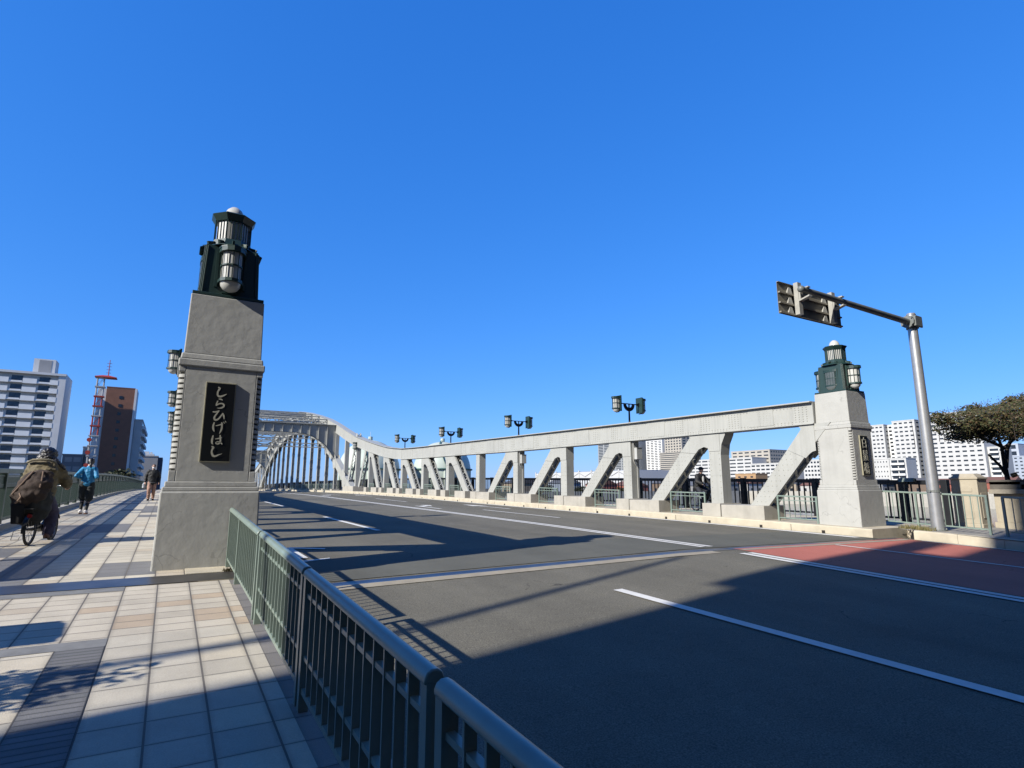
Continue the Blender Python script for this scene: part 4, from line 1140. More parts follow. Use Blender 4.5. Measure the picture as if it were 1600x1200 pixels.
# panel: thin board 2.45 x .72, facing away from the camera
x0, x1, z0, z1 = -5.46, -2.94, az - .50, az + .27
board_m = mk('sign_back', (.46, .42, .33), rough=.5, var=.15, scale=2, metal=.25, dirt=.3)
alu = mk('aluminium', (.62, .61, .56), rough=.4, var=.08, scale=5, metal=.2)
m = MB(); m.box(x0, x1, .30, .306, z0, z1); board = m.build('sign_panel', [board_m], t, local=True)
m = MB(); m.box(x0, x1, .296, .30, z0, z0 + .012); m.box(x0, x1, .255, .2995, z1 - .012, z1)
for z in (z0 + .02, z0 + .25, z0 + .5): m.box(x0 + .02, x1 - .02, .25, .2995, z, z + .035)
m.build('rib', [board_m], board, local=True)
for x in (x0 + .62, x1 - .52):
    m = MB(); m.box(x - .07, x + .07, .135, .245, z0 + .03, z1 + .04); m.prism([(x - .06, .135, az - .16), (x + .06, .135, az - .16), (x + .06, -.12, az - .10), (x - .06, -.12, az - .10)], (0, 0, .035)); m.box(x - .05, x + .05, .10, .14, az - .14, az + .2); m.box(x - .05, x + .05, -.10, .12, az + .12, az + .15)
    m.build('mounting_bracket', [alu], t, local=True)
    for i, z in enumerate((z0 + .055, z0 + .29, z0 + .535)):
        w = MB(); w.prism([(x - .30, .26, z), (x - .10, .26, z), (x - .16, .26, z + .15), (x - .24, .26, z + .15)], (0, .035, 0)); w.build('sun_patch_wedge', [alu], board, local=True)  # sun patches on the sign back, shaped as pale wedges
m = MB(); m.cyl((-.19, 0, 1.0), (.19, 0, 1.0), .02, .02, 8); m.cyl((0, 0, .97), (0, 0, 1.03), .155, .155, 18); m.build('band', [galvd], t, local=True)

# ------------------------------------------------------------------ old stone gate post and wall at the right
def gatepost(loc, label):
    t = thing('gate_post', loc, label, 'gate post', None)
    m = MB(); m.box(-.02, .62, -.34, .34, -.1, .30); m.build('base', [stone], t, local=True, bevel=.02)
    m = MB(); m.box(0, .60, -.32, .32, .30, 1.52)
    for s in (-1,):
        m.box(-.012, .001, -.16, -.14, .45, 1.1); m.box(-.012, .001, .14, .16, .45, 1.1); m.box(-.012, .001, -.16, .16, .43, .45); m.box(-.012, .001, -.16, .16, 1.1, 1.12)
        m.prism([(-.014, -.18, 1.17), (-.014, .18, 1.17), (-.014, .18, 1.28), (-.014, .12, 1.34), (-.014, -.12, 1.34), (-.014, -.18, 1.28)], (.02, 0, 0))
        m.box(.12, .48, -.334, -.319, .45, 1.15)
    m.build('shaft', [stone], t, local=True, bevel=.012)
    m = MB(); m.box(-.03, .63, -.35, .35, 1.52, 1.58); m.taper(.3, 0, 1.58, 1.68, .60, .64, .40, .44); m.build('cap', [stone], t, local=True, bevel=.015)
    return t
gp = gatepost((19.5, 7.78, .28), 'pale stone gate post with a carved panel between railing and stone wall')
clone(gp, (-3.72, 5.72, .36), 'stone gate post casting a square shadow on the left pavement', rotz=0)
t = thing('stone_wall', (20.1, 7.4, .2), 'old stone parapet wall with dark slotted top rail at the right edge', 'wall')
m = MB(); m.box(20.1, 20.45, -14, 7.40, -.3, .62); m.build('base_course', [stone], t, bevel=.01)
m = MB(); y = 7.36; k = 0
while y > -14:
    m.box(20.16, 20.42, y - 1.25, y, .62, 1.40); y -= 1.75
m.build('panel', [stone], t, bevel=.008)
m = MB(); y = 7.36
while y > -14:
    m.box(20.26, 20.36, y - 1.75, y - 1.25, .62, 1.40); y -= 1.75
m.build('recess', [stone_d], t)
m = MB(); y = 7.36
while y > -14:
    m.box(20.10, 20.30, y - 1.66, y - 1.34, 1.22, 1.40); m.box(20.14, 20.28, y - 1.60, y - 1.40, .62, 1.0); y -= 1.75
m.build('bracket', [stone], t, bevel=.006)
m = MB(); m.box(20.02, 20.5, -14, 7.42, 1.40, 1.52); m.build('ledge', [mk('streaked_stone', (.40, .36, .29), rough=.9, var=.2, scale=3, streak=.6, dirt=.5)], t, bevel=.008)
m = MB(); m.box(20.10, 20.42, -14, 7.40, 1.655, 1.73); y = 7.36
while y > -14:
    m.box(20.12, 20.40, y - .07, y, 1.52, 1.66); y -= .15
m.box(20.10, 20.42, 6.7, 7.40, 1.521, 1.78)
m.build('slotted_rail', [stone_d], t)
# junction boxes on two columns
for k, lab in ((1, 'grey electrical box high on the second column of the far truss'), (3, 'smaller grey electrical box on the fourth column of the far truss')):
    y = TN[k]; zc = ctop(y) - 1.25
    t = thing('junction_box', (16.30, y - .27 - .09, zc), lab, 'electrical box')
    m = MB(); m.box(-.14, .16, -.12, .10, -.24, .22); m.build('cabinet', [mk('box_paint', (.62, .63, .61), rough=.45, var=.05)], t, local=True, bevel=.012)
    m = MB(); m.box(-.15, .17, -.135, .105, .22, .235); m.build('lid', [alu], t, local=True)
    m = MB(); m.tube([(-.10, .06, -.24), (-.10, .06, -.34), (-.02, .07, -.44), (.03, .07, -.55), (.03, .07, -1.45 if k == 1 else -1.3), (.03, .07, -(zc - zr(y) - .6))], .022, 8)
    m.tube([(-.16, .05, .65), (-.17, .05, 0), (-.17, .05, -.3), (-.08, .06, -.42), (0, .07, -.5)], .022, 8); m.build('conduit', [alu], t, local=True, smooth=40)
# weeds where the kerb stones end
weed_m = mk('weed', (.16, .17, .05), rough=.8, var=.25, scale=20, col2=(.26, .19, .08))
m = MB()
for i in range(420):
    x = 16.75 + random.random() ** 1.4 * .75; y = 7.55 + random.random() * .75; h = .03 + random.random() * .10; a = random.random() * 6.28
    z = zr(y) + .15; dx, dy = math.cos(a) * .012, math.sin(a) * .012; lx, ly = random.uniform(-.06, .06), random.uniform(-.06, .06)
    m.add([(x - dx, y - dy, z), (x + dx, y + dy, z), (x + lx, y + ly, z + h)], [(0, 1, 2)])
tag(m.build('weeds', [weed_m]), 'small dry weeds sprouting at the kerb end beside the kanji pillar', 'weeds', kind='stuff')
m = MB()
for i in range(60):
    x = .72 + random.random() * .14; y = 8.30 + random.random() * .15; h = .02 + random.random() * .05; lx = random.uniform(-.04, .04); z = zwalk(y)
    m.add([(x - .008, y, z), (x + .008, y, z), (x + lx, y - .02, z + h)], [(0, 1, 2)])
tag(m.build('weeds', [weed_m]), 'tiny weeds at the front corner of the hiragana pillar', 'weeds', kind='stuff')
# ------------------------------------------------------------------ people and bicycles
def evaluated(o):
    bpy.context.view_layer.update()
    me = bpy.data.meshes.new_from_object(o.evaluated_get(bpy.context.evaluated_depsgraph_get()))
    d = o.data; bpy.data.objects.remove(o); bpy.data.meshes.remove(d)
    return me
def skin_mesh(nodes, edges, root, sub=2):
    """closed limbs: an ellipsoid at every joint and a tapered elliptic tube along every bone, fused later into one surface"""
    m = MB(); k = 14
    for n, q in nodes.items():
        rx, ry = q[3], (q[4] if len(q) > 4 else q[3])
        m.ball(q[:3], rx, ry, min(rx, ry), 14, 10)
    for a, b_ in edges:
        A, B = nodes[a], nodes[b_]; p0, p1 = Vector(A[:3]), Vector(B[:3]); d = p1 - p0
        if d.length < 1e-5: continue
        d.normalize(); ax = Vector((1, 0, 0)) - d * d.x
        if ax.length < .35: ax = Vector((0, 0, 1)) - d * d.z
        ax.normalize(); bx = d.cross(ax); vs = []
        for p, q in ((p0, A), (p1, B)):
            rx, ry = q[3], (q[4] if len(q) > 4 else q[3])
            for i in range(k):
                t = 2 * math.pi * i / k; vs.append(p + ax * math.cos(t) * rx + bx * math.sin(t) * ry)
        m.add(vs, [(i, (i + 1) % k, k + (i + 1) % k, k + i) for i in range(k)] + [list(range(k))[::-1], list(range(k, 2 * k))])
    return m
def fuse(parts, voxel, smooth_it=2, wrinkle=0.0, wscale=9.0, seed=0):
    """one continuous surface out of overlapping pieces"""
    m = MB()
    for p in parts:
        if isinstance(p, MB): m.add(p.v, p.f)
        else: m.add([tuple(v.co) for v in p.vertices], [list(f.vertices) for f in p.polygons])
    o = bpy.data.objects.new('tmp', m.mesh('tmp', [])); COL.objects.link(o)
    r = o.modifiers.new('r', 'REMESH'); r.mode = 'VOXEL'; r.voxel_size = voxel; r.use_smooth_shade = True
    s = o.modifiers.new('s', 'SMOOTH'); s.iterations = smooth_it + 3; s.factor = .5
    me = evaluated(o)
    if wrinkle:
        nn = [v.normal.copy() for v in me.vertices]
        for v, n in zip(me.vertices, nn):
            p = v.co * wscale + Vector((seed, seed * 2, 0))
            a = mnoise.noise(Vector((p.x, p.y, p.z * 1.6))) + .5 * mnoise.noise(p * 2.3)
            v.co += n * a * wrinkle
        me.update()
    me.polygons.foreach_set('use_smooth', [True] * len(me.polygons))
    return me
def put(name, me, mat_, parent):
    o = bpy.data.objects.new(name, me); me.materials.clear(); me.materials.append(mat_); COL.objects.link(o); o.parent = parent; return o
skin_c = mk('skin', (.80, .50, .37), rough=.55, var=.06, scale=12)
hair_c = mk('dark_hair', (.012, .009, .008), rough=.45, var=.3, scale=40)
def V3(a): return Vector(a)
def hand_parts(wrist, d, palm_n, side):
    """palm, four unequal curled fingers and a thumb from the palm's side"""
    d = Vector(d).normalized(); n = Vector(palm_n); n = (n - d * n.dot(d)).normalized(); s = d.cross(n) * side
    w = Vector(wrist); out = []
    nodes = {'a': (*w, .026, .02), 'b': (*(w + d * .045), .036, .016), 'c': (*(w + d * .085), .038, .014)}; edges = [('a', 'b'), ('b', 'c')]
    out.append(skin_mesh(nodes, edges, 'a', 1))
    for i, (off, L) in enumerate(((-.030, .062), (-.010, .072), (.010, .068), (.029, .052))):
        p0 = w + d * .078 + s * off; p1 = p0 + d * L * .45 + n * L * .10; p2 = p1 + d * L * .28 + n * L * .30; p3 = p2 + n * L * .30
        out.append(skin_mesh({'a': (*p0, .0100), 'b': (*p1, .009), 'c': (*p2, .0085), 'd': (*p3, .007)}, [('a', 'b'), ('b', 'c'), ('c', 'd')], 'a', 1))
    p0 = w + d * .03 - s * .028; p1 = p0 + d * .03 - s * .022 + n * .012; p2 = p1 + d * .028 + n * .02
    out.append(skin_mesh({'a': (*p0, .012), 'b': (*p1, .0105), 'c': (*p2, .009)}, [('a', 'b'), ('b', 'c')], 'a', 1))
    return out
def head_parts(c, fwd_, k=1.0):
    """skull, jaw, nose, ears and lips; fwd_ is where the face looks"""
    f = Vector(fwd_).normalized(); s = f.cross(Vector((0, 0, 1))).normalized(); u = s.cross(f); c = Vector(c); out = []
    def el(off, rx, ry, rz):
        m = MB(); m.ball((0, 0, 0), rx, ry, rz, 14, 10)
        m.v = [tuple(c + s * (x + off[0]) * k + f * (y + off[1]) * k + u * (z + off[2]) * k) for x, y, z in m.v]; out.append(m)
    el((0, -.012, .025), .077, .095, .088); el((0, .018, -.045), .058, .066, .07); el((0, .045, -.085), .034, .034, .026)
    el((0, .092, -.022), .012, .020, .022); el((0, .082, .005), .010, .012, .03); el((0, .080, -.058), .024, .010, .006); el((0, .079, -.069), .021, .010, .006)
    for q in (-1, 1): el((q * .077, -.01, -.015), .010, .02, .032); el((q * .031, .068, .012), .016, .012, .010)
    return out
def figure(t, J, fwd_=(0, 1, 0), hand_n=((0, 0, -1), (0, 0, -1)), body_k=1.0):
    n = {k: v for k, v in J.items()}
    nodes = dict(pel=(*n['pel'], .145, .10), wai=(*(V3(n['pel']).lerp(V3(n['che']), .5)), .125, .09), che=(*n['che'], .155, .10), nek=(*n['nek'], .055), hed=(*(V3(n['nek']).lerp(V3(n['hed']), .6)), .055))
    edges = [('pel', 'wai'), ('wai', 'che'), ('che', 'nek'), ('nek', 'hed')]
    for s in 'LR':
        nodes['sh' + s] = (*n['sh' + s], .058); nodes['el' + s] = (*n['el' + s], .040); nodes['ha' + s] = (*n['ha' + s], .027)
        mid = V3(n['el' + s]).lerp(V3(n['ha' + s]), .4); nodes['fo' + s] = (*mid, .038)
        nodes['hi' + s] = (*n['hi' + s], .085); nodes['kn' + s] = (*n['kn' + s], .056); nodes['an' + s] = (*n['an' + s], .038); nodes['to' + s] = (*n['to' + s], .03)
        cf = V3(n['kn' + s]).lerp(V3(n['an' + s]), .35); nodes['ca' + s] = (*cf, .056)
        edges += [('che', 'sh' + s), ('sh' + s, 'el' + s), ('el' + s, 'fo' + s), ('fo' + s, 'ha' + s), ('pel', 'hi' + s), ('hi' + s, 'kn' + s), ('kn' + s, 'ca' + s), ('ca' + s, 'an' + s), ('an' + s, 'to' + s)]
    parts = [skin_mesh(nodes, edges, 'pel', 2)] + head_parts(n['hed'], fwd_)
    for s, hn in zip('LR', hand_n):
        parts += hand_parts(n['ha' + s], V3(n['ha' + s]) - V3(n['el' + s]), hn, 1 if s == 'L' else -1)
    bod = put('body', fuse(parts, .009, 1), skin_c, t)
    f = Vector(fwd_).normalized(); sd = f.cross(Vector((0, 0, 1))).normalized(); u = sd.cross(f)
    for q in (-1, 1):
        e = MB(); e.ball(V3(n['hed']) + sd * .031 * q + f * .075 + u * .012, .012, .012, .010, 8, 6); e.build('eye', [mk('dark_eye', (.02, .014, .01), rough=.2)], bod, local=True, smooth=60)
        e = MB(); e.bar(V3(n['hed']) + sd * .015 * q + f * .086 + u * .036, V3(n['hed']) + sd * .05 * q + f * .074 + u * .036, .012, .010); e.build('eyebrow', [hair_c], bod, local=True)
    return bod
def sleeve_top(J, r=(.155, .13), arm=(.085, .07, .05), hem=.1, waist=None, wrinkle=.012, hood=None, wscale=9, open_z=0):
    n = J; pel = V3(n['pel']); che = V3(n['che'])
    nodes = dict(hem=(*(pel - (che - pel).normalized() * hem), r[0] * 1.02, r[1] * 1.05), pel=(*pel.lerp(che, .25), r[0], r[1]), wai=(*pel.lerp(che, .6), r[0] * (waist or 1.0), r[1]), che=(*che, r[0] * 1.02, r[1]), nek=(*(che.lerp(V3(n['nek']), .82)), .075))
    edges = [('hem', 'pel'), ('pel', 'wai'), ('wai', 'che'), ('che', 'nek')]
    for s in 'LR':
        nodes['sh' + s] = (*n['sh' + s], arm[0]); nodes['el' + s] = (*n['el' + s], arm[1]); w = V3(n['el' + s]).lerp(V3(n['ha' + s]), .93); nodes['ha' + s] = (*w, arm[2])
        edges += [('che', 'sh' + s), ('sh' + s, 'el' + s), ('el' + s, 'ha' + s)]
    return [skin_mesh(nodes, edges, 'wai', 2)]
def legs_mesh(J, r=(.15, .12), th=.10, kn=.075, an=.06, end=.96, top=.06):
    n = J; pel = V3(n['pel'])
    nodes = dict(wai=(*(pel + Vector((0, 0, top))), r[0], r[1]), pel=(*pel, r[0], r[1])); edges = [('wai', 'pel')]
    for s in 'LR':
        nodes['hi' + s] = (*n['hi' + s], th); nodes['kn' + s] = (*n['kn' + s], kn); e = V3(n['kn' + s]).lerp(V3(n['an' + s]), end); nodes['an' + s] = (*e, an)
        edges += [('pel', 'hi' + s), ('hi' + s, 'kn' + s), ('kn' + s, 'an' + s)]
    return [skin_mesh(nodes, edges, 'pel', 2)]
def shoe(t, an, to, mat_, sole, r=.045):
    an = V3(an); to = V3(to); d = (to - an); d.z = 0; d.normalize(); heel = an - d * .05; heel.z = to.z
    m = skin_mesh({'h': (*heel, r, r * 1.05), 'm': (*(heel.lerp(to, .5) + Vector((0, 0, .01))), r * 1.02, r), 't': (*(to + d * .04), r * .9, r * .62), 'a': (*(heel.lerp(an, .75)), r * .92)}, [('h', 'm'), ('m', 't'), ('h', 'a')], 'h', 2)
    o = put('shoe', fuse([m], .008, 1), mat_, t)
    s = MB(); q = Vector((-d.y, d.x, 0)); a = heel - d * .04; b_ = to + d * .075; z = min(heel.z, to.z) - r * .9
    s.prism([(*(a + q * .032).xy, z), (*(a - q * .032).xy, z), (*(b_.lerp(a, .3) - q * .046).xy, z), (*(b_ - q * .02).xy, z), (*(b_ + q * .02).xy, z), (*(b_.lerp(a, .3) + q * .046).xy, z)], (0, 0, .028))
    s.build('sole', [sole], o, local=True, bevel=.006)
    return o
white_sole = mk('white_sole', (.65, .62, .58), rough=.6)
orange_sole = mk('orange_sole', (.55, .22, .08), rough=.6)

def bicycle(loc, rotz, label, paint, wheel_r=.26, base=1.02, basket=False, seat_z=.74, bar_z=.98, fender=None, box=False, tilt=0):
    t = thing('bicycle', loc, label, 'bicycle'); t.rotation_euler = (0, tilt, rotz)
    for y in (0, base):
        w = MB(); n = 28
        w.tube([(0, y + (wheel_r - .02) * math.cos(2 * math.pi * i / n), wheel_r + (wheel_r - .02) * math.sin(2 * math.pi * i / n)) for i in range(n)], .02, 8, closed=True)
        wh = w.build('wheel', [rubber], t, local=True, smooth=60)
        w = MB(); w.tube([(0, y + (wheel_r - .045) * math.cos(2 * math.pi * i / n), wheel_r + (wheel_r - .045) * math.sin(2 * math.pi * i / n)) for i in range(n)], .012, 6, closed=True); w.build('rim', [metal_b], wh, local=True, smooth=60)
        w = MB(); w.cyl((-.05, y, wheel_r), (.05, y, wheel_r), .022, .022, 10)
        for i in range(18):
            a = 2 * math.pi * i / 18; s = .025 if i % 2 else -.025
            w.cyl((s, y, wheel_r), (0, y + (wheel_r - .045) * math.cos(a), wheel_r + (wheel_r - .045) * math.sin(a)), .0022, .0022, 4, False)
        w.build('spokes', [metal_b], wh, local=True)
        f = MB(); a0, a1 = (math.radians(20), math.radians(190)) if y == 0 else (math.radians(25), math.radians(150)); rr = wheel_r + .025
        for i in range(14):
            p = [a0 + (a1 - a0) * q / 14 for q in (i, i + 1)]
            f.add([(sx * .03, y + rr * math.cos(a), wheel_r + rr * math.sin(a)) for a in p for sx in (-1, 1)], [(0, 1, 3, 2)])
        f.build('mudguard', [fender or paint], t, local=True)
    bb = Vector((0, .42, .27)); st = Vector((0, .24, seat_z - .12)); hd = Vector((0, base - .20, bar_z - .18)); hl = Vector((0, base - .13, wheel_r * 2 + .10))
    m = MB()
    m.tube([bb, st], .016, 8); m.tube([hl, hl.lerp(bb, .55) + Vector((0, 0, -.04)), bb], .021, 8); m.tube([hd, hl], .02, 8)
    for s in (-1, 1):
        m.tube([bb, (s * .055, 0, wheel_r)], .010, 6); m.tube([st, (s * .055, 0, wheel_r)], .008, 6); m.tube([hl, (s * .05, base - .06, wheel_r * 2 + .03), (s * .055, base, wheel_r)], .011, 6)
    m.build('frame', [paint], t, local=True, smooth=50)
    m = MB(); m.cyl(st, st + Vector((0, -.03, .1)), .013, .013, 8); m.build('seat_post', [metal_b], t, local=True)
    m = MB(); m.ball((0, .16, seat_z), .10, .10, .035, 12, 8); m.ball((0, .28, seat_z + .005), .035, .10, .025, 10, 6); m.build('saddle', [rubber], t, local=True, smooth=60)
    m = MB(); m.tube([(-.27, base - .36, bar_z), (-.22, base - .26, bar_z + .01), (-.06, base - .21, bar_z), (.06, base - .21, bar_z), (.22, base - .26, bar_z + .01), (.27, base - .36, bar_z)], .012, 8); m.tube([hd, (0, base - .21, bar_z)], .012, 8)
    hb = m.build('handlebar', [metal_b], t, local=True, smooth=50)
    for s in (-1, 1):
        m = MB(); m.cyl((s * .245, base - .31, bar_z + .005), (s * .275, base - .40, bar_z - .003), .018, .018, 10); m.build('grip', [rubber], hb, local=True, smooth=50)
    m = MB(); m.cyl((-.045, .42, .27), (.045, .42, .27), .07, .07, 18); m.build('chainring', [metal_b], t, local=True)
    for s, a in ((1, -math.pi / 2 + .25), (-1, math.pi / 2 + .25)):
        e = bb + Vector((s * .075, .155 * math.cos(a), .155 * math.sin(a)))
        m = MB(); m.bar(bb + Vector((s * .055, 0, 0)), e, .015, .022); m.build('crank', [metal_b], t, local=True)
        m = MB(); m.box(e.x + min(0, s * .10), e.x + max(0, s * .10), e.y - .04, e.y + .04, e.z - .012, e.z + .012); m.build('pedal', [rubber], t, local=True)
    m = MB(); m.box(-.065, .065, -.20, .16, wheel_r * 2 + .075, wheel_r * 2 + .09); m.tube([(-.06, -.18, wheel_r * 2 + .08), (-.06, 0, wheel_r)], .006, 6); m.tube([(.06, -.18, wheel_r * 2 + .08), (.06, 0, wheel_r)], .006, 6); m.build('rear_rack', [rubber], t, local=True)
    m = MB(); m.cyl((.045, -.23, wheel_r * 2 - .03), (.045, -.245, wheel_r * 2 - .03), .035, .035, 14); m.build('reflector', [mk('red_reflector', (.35, .02, .02), rough=.2)], t, local=True)
    m = MB(); m.tube([(-.09, -.02, wheel_r), (-.20, -.06, wheel_r - .02), (-.22, -.06, .10), (-.12, -.06, .10), (-.10, -.02, wheel_r - .05)], .006, 6); m.build('kickstand', [metal_b], t, local=True)
    if box:
        m = MB(); m.prism([(-.23, -.16, wheel_r + .10), (-.07, -.16, wheel_r + .10), (-.07, -.16, wheel_r * 2 + .16), (-.26, -.16, wheel_r * 2 + .16)], (0, .30, 0)); m.build('pannier', [mk('black_cloth', (.008, .008, .009), rough=.9)], t, local=True, bevel=.02)
    return t

# -- cyclist riding away on the left pavement
cy = Vector((-1.90, 12.62, zwalk(12.65)))
rz = R(-9)
bike1 = bicycle(cy, rz, 'small wheeled bicycle ridden away along the left pavement', mk('dark_bike_paint', (.02, .022, .025), rough=.3), box=True)
pt = thing('person', cy, 'person on a bicycle from behind, olive puffy jacket and long dark hair', 'person'); pt.rotation_euler = (0, 0, rz)
J = dict(pel=(0, .17, .86), che=(0, .28, 1.20), nek=(0, .34, 1.36), hed=(.0, .39, 1.49), shL=(-.16, .30, 1.27), elL=(-.28, .42, 1.05), haL=(-.262, .60, .995), shR=(.16, .30, 1.27), elR=(.29, .42, 1.05), haR=(.262, .60, .995),
         hiL=(-.09, .20, .82), knL=(-.11, .60, .72), anL=(-.12, .44, .46), toL=(-.12, .56, .42), hiR=(.09, .20, .82), knR=(.13, .50, .52), anR=(.13, .40, .17), toR=(.13, .53, .13))
figure(pt, J, (0, 1, -.1), ((0, 0, -1), (0, 0, -1)))
olive = mk('olive_quilt', (.24, .19, .095), rough=.8, var=.22, scale=7, bump=.5, bscale=22)
jm = sleeve_top(J, (.23, .17), (.115, .10, .07), hem=.02)
hd_ = MB(); hd_.ball((0, .19, 1.30), .21, .14, .12, 16, 10); hd_.ball((.04, .12, 1.22), .20, .11, .10, 14, 8); hd_.ball((-.12, .2, 1.33), .10, .10, .08, 12, 8); hd_.ball((.12, .2, 1.33), .10, .10, .08, 12, 8)
put('jacket', fuse(jm + [hd_], .018, 2, .022, 11, 3), olive, pt)
m = MB(); m.tube([(-.20, .10, 1.375), (-.12, .05, 1.415), (0, .03, 1.425), (.12, .05, 1.415), (.20, .10, 1.375)], .02, 8); m.build('hood_trim', [mk('fur_trim', (.36, .32, .22), rough=.95, var=.2, scale=30)], pt, local=True, smooth=60)
coat = mk('dark_coat', (.035, .038, .036), rough=.85, var=.3, scale=8)
m = skin_mesh({'a': (0, .16, .92, .22, .18), 'b': (-.02, .10, .72, .25, .22), 'c': (-.04, .10, .54, .24, .20), 'd': (-.07, .08, .46, .20, .14)}, [('a', 'b'), ('b', 'c'), ('c', 'd')], 'a', 2)
put('coat_tail', fuse([m], .02, 1, .03, 6, 1), coat, pt)
put('trousers', fuse(legs_mesh(J, th=.11, kn=.10, an=.085), .014, 2, .012, 10), mk('purple_trousers', (.075, .065, .13), rough=.85, var=.2, scale=12), pt)
brown = mk('brown_leather', (.24, .10, .065), rough=.5)
for s in 'LR': shoe(pt, J['an' + s], J['to' + s], brown, mk('brown_sole', (.06, .03, .02), rough=.7), .048)
hr = MB(); hr.ball((0, .36, 1.525), .135, .135, .125, 16, 10); hr.ball((0, .28, 1.44), .15, .09, .12, 14, 10)
lock = skin_mesh({'a': (.05, .30, 1.48, .06), 'b': (.14, .25, 1.40, .055), 'c': (.22, .24, 1.33, .045), 'd': (.29, .26, 1.27, .02)}, [('a', 'b'), ('b', 'c'), ('c', 'd')], 'a', 1)
lock2 = skin_mesh({'a': (-.05, .30, 1.48, .05), 'b': (-.13, .24, 1.41, .04), 'c': (-.18, .22, 1.37, .02)}, [('a', 'b'), ('b', 'c')], 'a', 1)
put('hair', fuse([hr, lock, lock2], .010, 1, .012, 26), hair_c, pt)
bt = thing('bag', cy, 'dark brown cloth rucksack hanging on the cyclist back', 'bag'); bt.rotation_euler = (0, 0, rz)
bagm = mk('brown_cloth', (.085, .055, .042), rough=.9, var=.3, scale=9, bump=.3, bscale=60)
m = skin_mesh({'a': (.02, .02, 1.16, .20, .09), 'b': (.0, -.02, 1.0, .24, .13), 'c': (-.08, -.04, .82, .24, .14), 'd': (-.14, -.02, .66, .18, .10)}, [('a', 'b'), ('b', 'c'), ('c', 'd')], 'b', 2)
put('sack', fuse([m], .014, 2, .025, 7, 5), bagm, bt)
m = MB(); strap_m = mk('bag_strap', (.36, .24, .17), rough=.8)
m.tube([(-.05, -.05, 1.22), (-.10, -.10, 1.12), (-.18, -.13, .98), (-.27, -.13, .84)], .014, 6); m.tube([(.08, -.04, 1.22), (.10, -.11, 1.10), (.10, -.15, .95)], .013, 6); m.tube([(-.16, -.155, .86), (-.13, -.175, .80), (-.17, -.175, .72), (-.20, -.16, .70)], .018, 6)
m.build('strap', [strap_m], bt, local=True, smooth=60)

# -- jogger
jp = Vector((-2.10, 22.1, zwalk(22.1)))
pt = thing('person', jp, 'jogger from behind in bright blue top, dark shorts and leggings', 'person')
J = dict(pel=(0, 0, .93), che=(.0, .03, 1.26), nek=(0, .05, 1.43), hed=(.02, .08, 1.575), shL=(-.15, .02, 1.35), elL=(-.29, -.13, 1.14), haL=(-.17, .12, 1.07), shR=(.15, .02, 1.35), elR=(.22, -.10, 1.11), haR=(.17, .15, 1.16),
         hiL=(-.09, 0, .88), knL=(-.08, .10, .50), anL=(-.09, -.02, .12), toL=(-.09, .12, .05), hiR=(.09, 0, .88), knR=(.08, .0, .47), anR=(.05, -.12, .10), toR=(.06, .02, .05))
figure(pt, J, (.1, 1, 0), ((1, 0, 0), (-1, 0, 0)))
blue = mk('blue_sportswear', (.02, .34, .68), rough=.6, var=.12, scale=8)
put('jacket', fuse(sleeve_top(J, (.170, .125), (.072, .058, .042), hem=.015), .012, 2, .010, 12, 2), blue, pt)
blk = mk('black_sportswear', (.010, .012, .014), rough=.75, var=.3, scale=9)
put('leggings', fuse(legs_mesh(J, (.13, .105), .088, .062, .045), .010, 1), blk, pt)
put('shorts', fuse(legs_mesh(J, (.168, .12), .115, .112, .10, end=.02, top=.03), .013, 1, .012, 9), mk('dark_shorts', (.014, .022, .024), rough=.8, var=.3), pt)
for s in 'LR': shoe(pt, J['an' + s], J['to' + s], mk('white_shoe', (1.0, .95, .9), rough=.6), orange_sole, .047)
hr = MB(); hr.ball((.02, .045, 1.59), .097, .112, .112, 14, 10); hr.ball((.02, -.04, 1.55), .05, .05, .06, 10, 8)
tail = skin_mesh({'a': (.02, -.04, 1.56, .035), 'b': (.03, -.09, 1.47, .035), 'c': (.05, -.09, 1.38, .016)}, [('a', 'b'), ('b', 'c')], 'a', 1)
put('hair', fuse([hr, tail], .010, 1, .004, 30), hair_c, pt)
m = MB(); m.ball((.02, .15, 1.665), .085, .07, .018, 12, 8); m.build('cap_peak', [mk('tan_band', (.35, .22, .12), rough=.8)], pt, local=True, smooth=60)

# -- man walking towards the camera with a mask
wp = Vector((-.62, 33.4, zwalk(33.4)))
pt = thing('person', wp, 'man in black jacket and white face mask walking towards the camera', 'person'); pt.rotation_euler = (0, 0, math.pi)
J = dict(pel=(0, 0, .95), che=(0, .01, 1.30), nek=(0, .02, 1.47), hed=(0, .05, 1.625), shL=(-.165, 0, 1.39), elL=(-.27, -.04, 1.12), haL=(-.28, .06, .88), shR=(.165, 0, 1.39), elR=(.28, -.06, 1.13), haR=(.29, .03, .88),
         hiL=(-.09, 0, .90), knL=(-.09, .02, .49), anL=(-.09, -.10, .12), toL=(-.10, .03, .05), hiR=(.09, 0, .90), knR=(.10, .14, .50), anR=(.10, .10, .11), toR=(.11, .24, .05))
figure(pt, J, (0, 1, 0), ((1, 0, 0), (-1, 0, 0)))
put('jacket', fuse(sleeve_top(J, (.205, .145), (.098, .082, .06), hem=.10), .013, 2, .013, 10, 4), mk('black_jacket', (.011, .012, .013), rough=.7, var=.3), pt)
m = MB(); m.ball((0, .13, 1.22), .075, .035, .14, 12, 8); m.build('shirt', [mk('charcoal_shirt', (.025, .026, .028), rough=.9)], pt, local=True, smooth=60)
put('trousers', fuse(legs_mesh(J, (.17, .125), .110, .088, .07, end=.90), .012, 2, .010, 10), mk('tan_trousers', (.55, .33, .25), rough=.85, var=.15, scale=10), pt)
